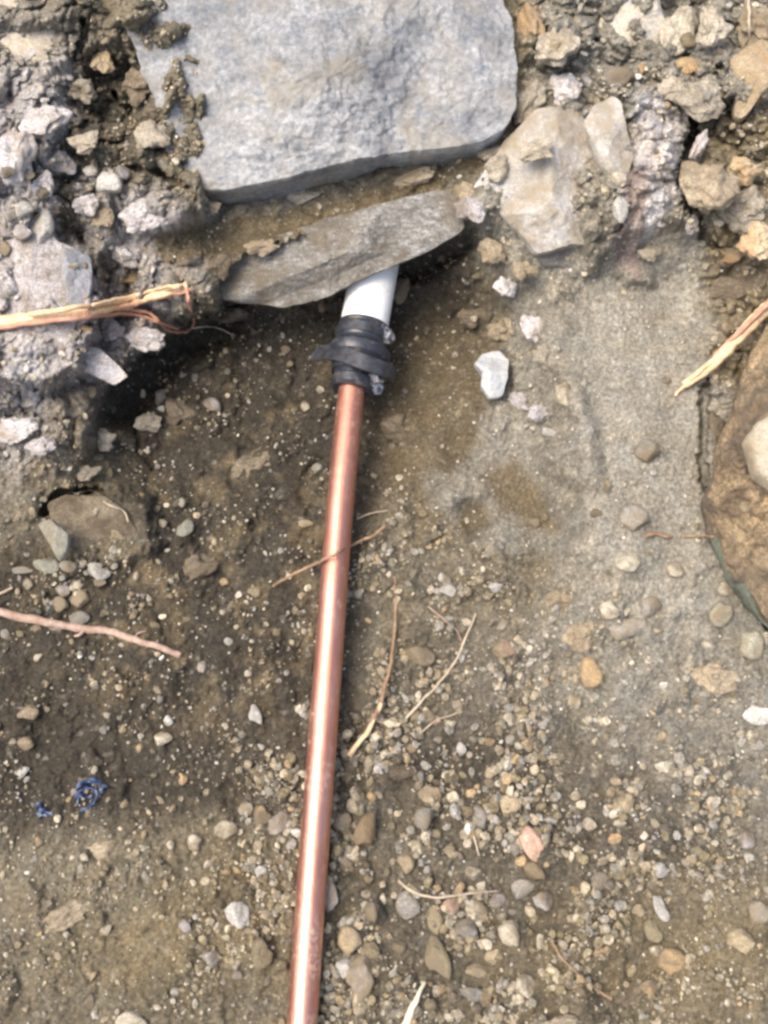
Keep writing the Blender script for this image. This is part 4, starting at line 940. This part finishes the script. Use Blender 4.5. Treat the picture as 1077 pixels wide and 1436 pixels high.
NP = [
 (629, 829, 24, 22, 0, 'white', "round white pebble in the middle right of the pipe"), (698, 822, 28, 17, -30, 'white', "oval white pebble right of the round white one"),
 (588, 920, 42, 28, 10, 'tan', "tan stone between the red rootlet and the pale rootlet"), (707, 912, 34, 24, -20, 'pink', "pinkish pebble below the two white pebbles"),
 (746, 1184, 62, 28, 60, 'pink', "salmon pink brick chip on the lower gravel"), (752, 1222, 36, 22, 20, 'brown', "brown orange wedge pebble touching the pink brick chip"),
 (941, 1347, 38, 36, 0, 'orange', "bright orange round pebble at lower right"), (908, 1382, 26, 26, 0, 'orange', "smaller orange pebble below left of the bright orange one"),
 (919, 1332, 20, 20, 0, 'cream', "cream pebble touching the bright orange one on its upper left"), (927, 1275, 38, 17, 70, 'white', "white elongated pebble above the bright orange one"),
 (925, 1220, 22, 20, 0, 'white', "small white pebble above the white elongated one"), (916, 1306, 34, 24, 80, 'olive', "olive grey pebble above the bright orange pebble"),
 (895, 1278, 18, 18, 0, 'tan', "small tan pebble left of the white elongated one"), (715, 1128, 36, 28, 80, 'tan', "round tan pebble above the pink brick chip"),
 (717, 1310, 38, 34, 30, 'cream', "chunky cream pebble in the lower gravel"), (667, 1276, 36, 26, 40, 'cream', "cream wedge pebble above left of the chunky cream one"),
 (653, 1305, 34, 30, 0, 'grey', "rounded grey pebble below the cream wedge pebble"), (632, 1268, 22, 26, 0, 'pink', "dull pink pebble touching the curved rootlet"),
 (758, 1322, 14, 22, 0, 'cream', "small oval cream pebble right of the chunky cream one"), (332, 1281, 34, 38, 0, 'white', "whitish stone left of the pipe near the bottom"),
 (367, 1143, 26, 26, 0, 'orange', "orange tan pebble left of the pipe"), (318, 1164, 34, 26, 0, 'cream', "cream flat pebble left of the orange tan one"),
 (391, 1154, 36, 26, -40, 'lilac', "lilac grey pebble between the pipe and the orange tan pebble"), (346, 1134, 24, 20, 0, 'grey', "grey pebble just above the cream flat pebble"),
 (229, 1038, 26, 20, 0, 'cream', "cream pebble in the middle of the left floor"), (238, 1011, 15, 15, 0, 'white', "tiny white pebble above the cream pebble on the left floor"),
 (42, 1001, 30, 24, -20, 'tan', "tan pebble near the left edge above the blue scraps"), (40, 1042, 28, 22, 0, 'tan', "tan pebble below another near the left edge"),
 (33, 1084, 20, 14, -30, 'white', "white chip above the smaller blue scrap"), (359, 1004, 18, 30, -20, 'white', "white narrow pebble left of the pipe"),
 (260, 742, 30, 20, -40, 'green', "green grey pebble on the dark soil at left"), (320, 900, 12, 12, 0, 'white', "tiny bright white pebble right of the pinkish root tip"),
 (429, 571, 14, 16, 0, 'cream', "tiny cream pebble left of the copper just below the fitting"), (445, 657, 16, 14, 0, 'green', "tiny grey green pebble left of the copper pipe"),
 (428, 736, 22, 12, 0, 'tan', "flat tan pebble left of the copper pipe above the twig"), (378, 490, 8, 8, 0, 'white', "tiny white grain under the slab left of the fitting"),
 (401, 493, 14, 14, 0, 'cream', "tiny cream pebble left of the black fitting"), (452, 430, 14, 20, 0, 'pink', "tiny pinkish pebble left of the white pipe"),
 (563, 408, 22, 46, 10, 'grey', "upright pale grey stone right of the white pipe"), (620, 362, 16, 14, 0, 'grey', "small grey pebble in the gap right of the white pipe"),
 (877, 1125, 24, 30, 0, 'tan', "oval tan pebble right of the gravel"), (826, 944, 34, 44, 0, 'orange', "yellow orange stone at the foot of the clay slope"),
 (852, 858, 30, 26, 0, 'cream', "cream pebble on the lower clay slope"), (911, 854, 32, 30, 0, 'grey', "round grey pebble on the lower clay slope"),
 (880, 884, 62, 28, -10, 'grey', "flat grey stone below the round grey pebble on the slope"), (905, 634, 34, 34, 0, 'grey', "round grey pebble bedded in the smooth clay"),
 (888, 728, 40, 36, 0, 'grey', "grey pebble with a dark hole beside it on the clay"), (1062, 1003, 44, 28, 10, 'white', "whitish stone at the right edge"),
 (828, 1156, 22, 18, 0, 'cream', "small cream pebble right of the brick chip"), (862, 1176, 20, 16, 0, 'orange', "light orange pebble right of the small cream one"),
 (190, 1432, 50, 26, 0, 'cream', "cream stone cut by the bottom edge at left"), (505, 1372, 40, 64, 10, 'lilac', "pale lilac stone beside the pipe at the bottom edge"),
 (503, 1402, 24, 36, 0, 'cream', "cream pebble beside the pale lilac stone at the bottom"), (483, 1358, 26, 26, 30, 'white', "whitish pebble between the pipe and the pale lilac stone"),
 (366, 1336, 32, 40, 0, 'olive', "olive tan pebble left of the pipe near the bottom"), (295, 1342, 26, 24, 0, 'grey', "grey pebble left of the olive tan one"),
 (366, 1224, 18, 20, 0, 'white', "small white pebble left of the pipe above the whitish stone"), (262, 1298, 20, 18, 0, 'lilac', "lilac pebble left of the whitish stone near the bottom"),
 (273, 1182, 22, 24, -30, 'cream', "small cream pebble below left of the cream flat one"), (672, 1146, 24, 34, -20, 'grey', "pale grey pebble above left of the brick chip"),
 (480, 1152, 28, 26, 0, 'grey', "grey pebble touching the pipe on its right side"), (520, 1120, 18, 18, 0, 'orange', "yellowish pebble right of the pipe"),
 (515, 1166, 50, 34, -60, 'brown', "brown stone right of the pipe in the gravel"), (464, 1252, 28, 50, 0, 'lilac', "lilac grey stone pressed against the right of the pipe"),
 (490, 1318, 34, 40, 0, 'tan', "tan stone right of the pipe near the bottom"), (520, 1334, 28, 24, 0, 'olive', "olive pebble touching the tan stone near the bottom"),
 (570, 1210, 26, 32, 20, 'tan', "tan pebble above the curved pale rootlet"), (610, 1290, 22, 40, -10, 'olive', "olive elongated pebble under the curved pale rootlet"),
 (615, 1345, 34, 62, -20, 'olive', "long olive brown stone in the gravel near the bottom"), (735, 1385, 30, 44, -20, 'cream', "cream knob on the lower edge of the yellow soil"),
 (574, 1270, 38, 36, 0, 'grey', "grey flat stone left of the olive elongated pebble"), (732, 1248, 34, 30, 0, 'grey', "grey pebble below the brown orange wedge"),
 (760, 1262, 30, 28, 0, 'lilac', "lilac pebble right of the grey one under the wedge"), (842, 1238, 26, 28, 0, 'grey', "round grey pebble right of the lilac pebbles"),
 (668, 1362, 30, 20, 0, 'tan', "tan pebble below the rounded grey pebble"), (660, 1392, 34, 20, 10, 'grey', "flat grey pebble near the bottom edge"),
 (963, 60, 24, 22, 0, 'olive', "yellow green round pebble at the top right"), (965, 96, 38, 26, -10, 'orange', "orange tan pebble below the yellow green one"),
 (900, 99, 12, 18, 0, 'orange', "small tan pebble under the blocky cream stone"), (893, 120, 10, 15, 0, 'white', "tiny white pebble under the blocky cream stone"),
 (868, 112, 46, 32, -20, 'lilac', "lilac white pebble above the upright whitish stone"), (825, 116, 38, 20, 10, 'white', "white flat pebble above left of the upright stone"),
 (866, 252, 22, 18, 0, 'cream', "cream knob at the foot of the upright whitish stone"), (868, 296, 22, 40, 10, 'white', "white stone strip under the upright whitish stone"),
 (128, 241, 26, 18, 30, 'white', "left white shard in the hollow beside the boulder"), (153, 262, 36, 34, 40, 'white', "middle and largest white shard beside the boulder"),
 (172, 244, 20, 20, 0, 'lilac', "right lilac white shard beside the boulder"), (34, 297, 26, 24, 0, 'white', "white chunk left of the brown smear on the bank"),
 (18, 305, 22, 20, 0, 'lilac', "lilac pebble left of the white chunk on the bank"), (8, 326, 24, 22, 0, 'lilac', "lilac pebble at the left edge above the hole"),
 (32, 328, 28, 24, 0, 'lilac', "lilac pebble below the white chunk on the bank"), (8, 352, 22, 28, 0, 'olive', "olive stone inside the dark hole at the left edge"),
 (62, 320, 30, 50, 10, 'white', "tall whitish triangular stone right of the dark hole"), (185, 392, 36, 18, -30, 'orange', "yellowish stone chip above the straw root end"),
 (40, 248, 22, 18, 0, 'lilac', "lilac pebble in the row above the white chunk"), (12, 245, 20, 18, 0, 'lilac', "lilac pebble at the left edge in the upper bank"),
 (60, 272, 20, 16, 0, 'grey', "grey pebble right of the lilac row on the bank"), (230, 232, 24, 16, 0, 'grey', "grey pebble near the boulder's lower left corner"),
 (42, 820, 16, 16, 0, 'cream', "tiny cream pebble left of the cluster above the pinkish root"), (88, 829, 22, 18, 0, 'lilac', "lilac pebble in the cluster above the pinkish root"),
 (108, 823, 20, 15, -20, 'cream', "cream pebble right of the lilac one in the cluster"), (85, 849, 24, 24, 0, 'olive', "round olive pebble at the bottom of the left cluster"),
 (113, 840, 26, 26, 0, 'olive', "olive pebble in the right of the left cluster"), (112, 872, 30, 26, 0, 'grey', "grey stone half under the pinkish root"),
 (137, 800, 36, 26, 10, 'white', "white broken stone below the soil block"), (140, 817, 20, 12, 0, 'lilac', "thin lilac chip under the white broken stone"),
 (64, 795, 40, 20, 10, 'green', "green grey flat stone below the wedge stone"), (95, 795, 24, 18, 0, 'green', "green grey pebble between wedge stone and white broken stone"),
 (30, 800, 34, 10, 0, 'grey', "thin grey sliver left of the green grey flat stone"), (218, 714, 18, 12, 20, 'cream', "cream oval pebble right of the soil block"),
 (228, 735, 18, 16, -30, 'cream', "cream pebble beside the cream oval pebble at left"), (255, 706, 14, 18, 0, 'green', "small green grey pebble above the larger green grey pebble"),
 (228, 560, 22, 24, 0, 'grey', "grey pebble in the dark hollow below the bank"), (226, 575, 12, 12, 0, 'white', "tiny white pebble in the dark hollow below the bank"),
 (298, 570, 28, 22, 30, 'lilac', "lilac grey lump on the dark soil left of the fitting"), (790, 555, 26, 38, -20, 'cream', "cream stone on the edge of the clay slope"),
 (770, 608, 24, 12, 20, 'white', "whitish chip at the edge of the clay slope"), (955, 740, 12, 8, 0, 'cream', "tiny cream chip on the clay near the boulder rim"),
 (945, 800, 26, 20, 0, 'cream', "cream pebble on the clay below the dark bit of root"), (880, 790, 34, 26, 0, 'cream', "broad cream pebble low on the clay slope"),
 (1018, 826, 26, 22, 0, 'cream', "cream pebble below the green stained rim"), (1052, 905, 34, 44, 0, 'green', "green grey stone at the right edge under the boulder"),
 (1010, 862, 30, 36, 20, 'green', "green grey stone left of another under the boulder"), (610, 1010, 16, 14, 0, 'pink', "tiny pink pebble beside the pale rootlet"),
 (603, 1005, 20, 20, 0, 'tan', "tan pebble below the end of the pale rootlet"), (688, 1040, 16, 12, -30, 'orange', "orange white chip in the dark gravel"),
 (648, 1050, 16, 18, 0, 'white', "white pebble left of the orange white chip"), (780, 1117, 14, 14, 0, 'white', "tiny white pebble above right of the brick chip"),
 (1036, 1320, 40, 34, 0, 'tan', "tan stone in the yellow soil at lower right"), (1062, 1278, 34, 30, 0, 'grey', "grey stone at the right edge near the bottom"),
 (1045, 1178, 24, 24, 0, 'lilac', "lilac grey pebble near the right edge"), (930, 1075, 30, 20, 0, 'cream', "cream flat pebble in the sandy right part"),
]
for e in NP: pebble(*e, up=.42)

# the commoner pebbles: same look within each group
def region(px, py):
    if py < 330: return ("top right clods", "among the crumbly soil at the top right") if px > 700 else ("top left bank", "on the crusted bank at the top left")
    if px < 470:
        if px < 190 and py < 690: return ("left bank", "on the pale bank along the left edge")
        if py < 700: return ("dark soil", "on the dark soil left of the black fitting")
        if py < 1010: return ("middle left", "on the floor left of the pipe, by the pinkish root")
        return ("lower left", "on the lower floor left of the copper pipe")
    if py < 760: return ("clay slope", "on the slope right of the black fitting")
    if py < 1040: return ("middle right", "right of the pipe above the dense gravel")
    return ("lower gravel", "in the dense gravel right of the pipe") if px < 800 else ("lower right", "on the sandy floor at the lower right")
def dens(px, py):
    if px < 470:
        d = .30
        if py > 1000: d = .5
        if py > 1000 and px > 300: d = .8
        if px < 170 and py < 690: d = .6
        if 190 < px < 470 and py < 520: d = .15
        return d
    if py < 330: return .35 if px > 740 else .0
    if py < 700: return .16
    if py < 1040: return .55
    return 1.3 if px < 780 else .4
count = 0; tries = 0
NEED = 292 - len(NP)
while count < NEED and tries < 20000:
    tries += 1
    px, py = rnd.uniform(5, 1072), rnd.uniform(40, 1432)
    if rnd.random() > dens(px, py) / 1.3: continue
    s = rnd.choice([11, 12, 13, 15, 17, 20, 24]) * (1.35 if (470 < px < 800 and py > 1060) else .9)
    if any((px - a) ** 2 + (py - b) ** 2 < (s * .55 + c_) ** 2 for a, b, c_ in used): continue
    if 560 < px < 660 and 330 < py < 400: continue
    if py < 430 and 200 < px < 660: continue
    pipe_x = 492 - (py - 552) * 0.0785
    if py > 420 and abs(px - pipe_x) < 24 + s * .4: continue
    c_ = rnd.choices(['cream', 'tan', 'grey', 'olive', 'lilac', 'white', 'orange'], [30, 26, 20, 12, 8, 2.2, 4])[0]
    rg, ph = region(px, py)
    if pebble(px, py, s, s * rnd.uniform(.6, .95), rnd.uniform(0, 180), c_, "small %s pebble %s" % (c_, ph), "%s pebbles, %s" % (c_, rg)): count += 1

# ------------------------------------------------------------------ gravel and grit nobody could count
def scatter(name, sub, pts, sizes, cols, seed, kind="stuff", label=None, cat=None, up=0.35):
    tv = [lump(sub, seed + k, 6, .22, .8, 1.0) for k in range(8)]
    Vv, Tt, Cc_ = [], [], []; off = 0
    N = len(pts); which = rng.integers(0, 8, N)
    for k in range(8):
        sel = np.where(which == k)[0]
        if not len(sel): continue
        v0, t0 = tv[k]; a = rng.uniform(0, 2 * math.pi, len(sel)); ca, sa = np.cos(a), np.sin(a)
        sc = np.stack([np.ones(len(sel)), rng.uniform(.6, .95, len(sel)), rng.uniform(.45, .75, len(sel))], -1) * sizes[sel][:, None]
        L = v0[None] * sc[:, None]
        bt = rng.normal(0, .25, (len(sel), 2))
        x = L[..., 0] * ca[:, None] - L[..., 1] * sa[:, None]; y = L[..., 0] * sa[:, None] + L[..., 1] * ca[:, None]
        z = L[..., 2] + x * bt[:, :1] + y * bt[:, 1:]
        P = np.stack([x, y, z + up * sizes[sel][:, None]], -1) + pts[sel][:, None]
        Vv.append(P.reshape(-1, 3)); Cc_.append(np.repeat(cols[sel], len(v0), 0))
        Tt.append((t0[None] + (off + np.arange(len(sel)) * len(v0))[:, None, None]).reshape(-1, 3)); off += len(sel) * len(v0)
    me = mesh_from(name, np.concatenate(Vv), None, np.concatenate(Tt), smooth=False); set_color(me, np.concatenate(Cc_))
    return link(name, me, M['grit'], kind=kind, label=label, cat=cat)
gd = np.clip(0.22 + 0.9 * gravelly + 0.35 * cloddy - 0.55 * smooth, 0.06, 1.0)
gd = np.where(polymask(PX, PY, [(200, 300), (600, 240), (720, 200), (660, 320), (300, 410)], 10) > .5, 0.12, gd)
gd = gd * (0.12 + 1.25 * patch)
def sample(N, dm):
    out = []
    while len(out) < N:
        i = rng.integers(0, ny, N * 3); j = rng.integers(0, nx, N * 3); k = rng.random(N * 3) < dm[i, j]
        out += list(zip(i[k], j[k]))
    out = np.array(out[:N]); return out[:, 0], out[:, 1]
pal = np.array([(.50, .44, .32), (.42, .35, .24), (.32, .30, .25), (.26, .215, .13), (.38, .36, .32), (.62, .59, .53), (.38, .28, .16), (.13, .11, .085), (.50, .44, .34)])
def cols_for(i, j, w):
    k = rng.choice(len(pal), len(i), p=np.array(w) / sum(w)); c = pal[k] * rng.uniform(.75, 1.25, len(i))[:, None]
    g = col[i, j] * rng.uniform(1.0, 1.7, len(i))[:, None]
    mixk = rng.uniform(.2, 1, len(i))[:, None]; return np.clip(c * mixk + g * (1 - mixk), .02, .75)
i, j = sample(6200, gd ** 1.2)
core = gravelly[i, j]
sz = 0.0015 + (0.0020 + 0.0014 * core) * rng.random(len(i)) ** (2.0 - 1.0 * core)
scatter("gravel", 2, np.stack([Xg[i, j], Yg[i, j], H[i, j]], -1), sz, cols_for(i, j, [3, 4, 4, 4, 2, .25, 1.5, 2, 2]), 900, label="loose fine gravel strewn over the trench floor", cat="gravel")
i, j = sample(20000, gd)
sz = 0.0005 + 0.0011 * rng.random(len(i)) ** 1.6
scatter("grit", 1, np.stack([Xg[i, j], Yg[i, j], H[i, j]], -1), sz, cols_for(i, j, [4, 4, 3, 3, 3, 1.3, 1, 2, 3]), 950, label="coarse grit and crumbs lying on the soil", cat="grit")
# sparse pale grains on the dark soil
dk = np.clip(1 - gd, 0, 1) * 0.5 + 0.2
i, j = sample(1100, dk)
sz = 0.0006 + 0.0010 * rng.random(len(i)) ** 2.5
scatter("pale_grit", 1, np.stack([Xg[i, j], Yg[i, j], H[i, j]], -1), sz, np.clip(np.array([.60, .56, .48])[None] * rng.uniform(.6, 1.2, len(i))[:, None], 0, .78), 980, label="pale grains scattered on the soil", cat="grit")
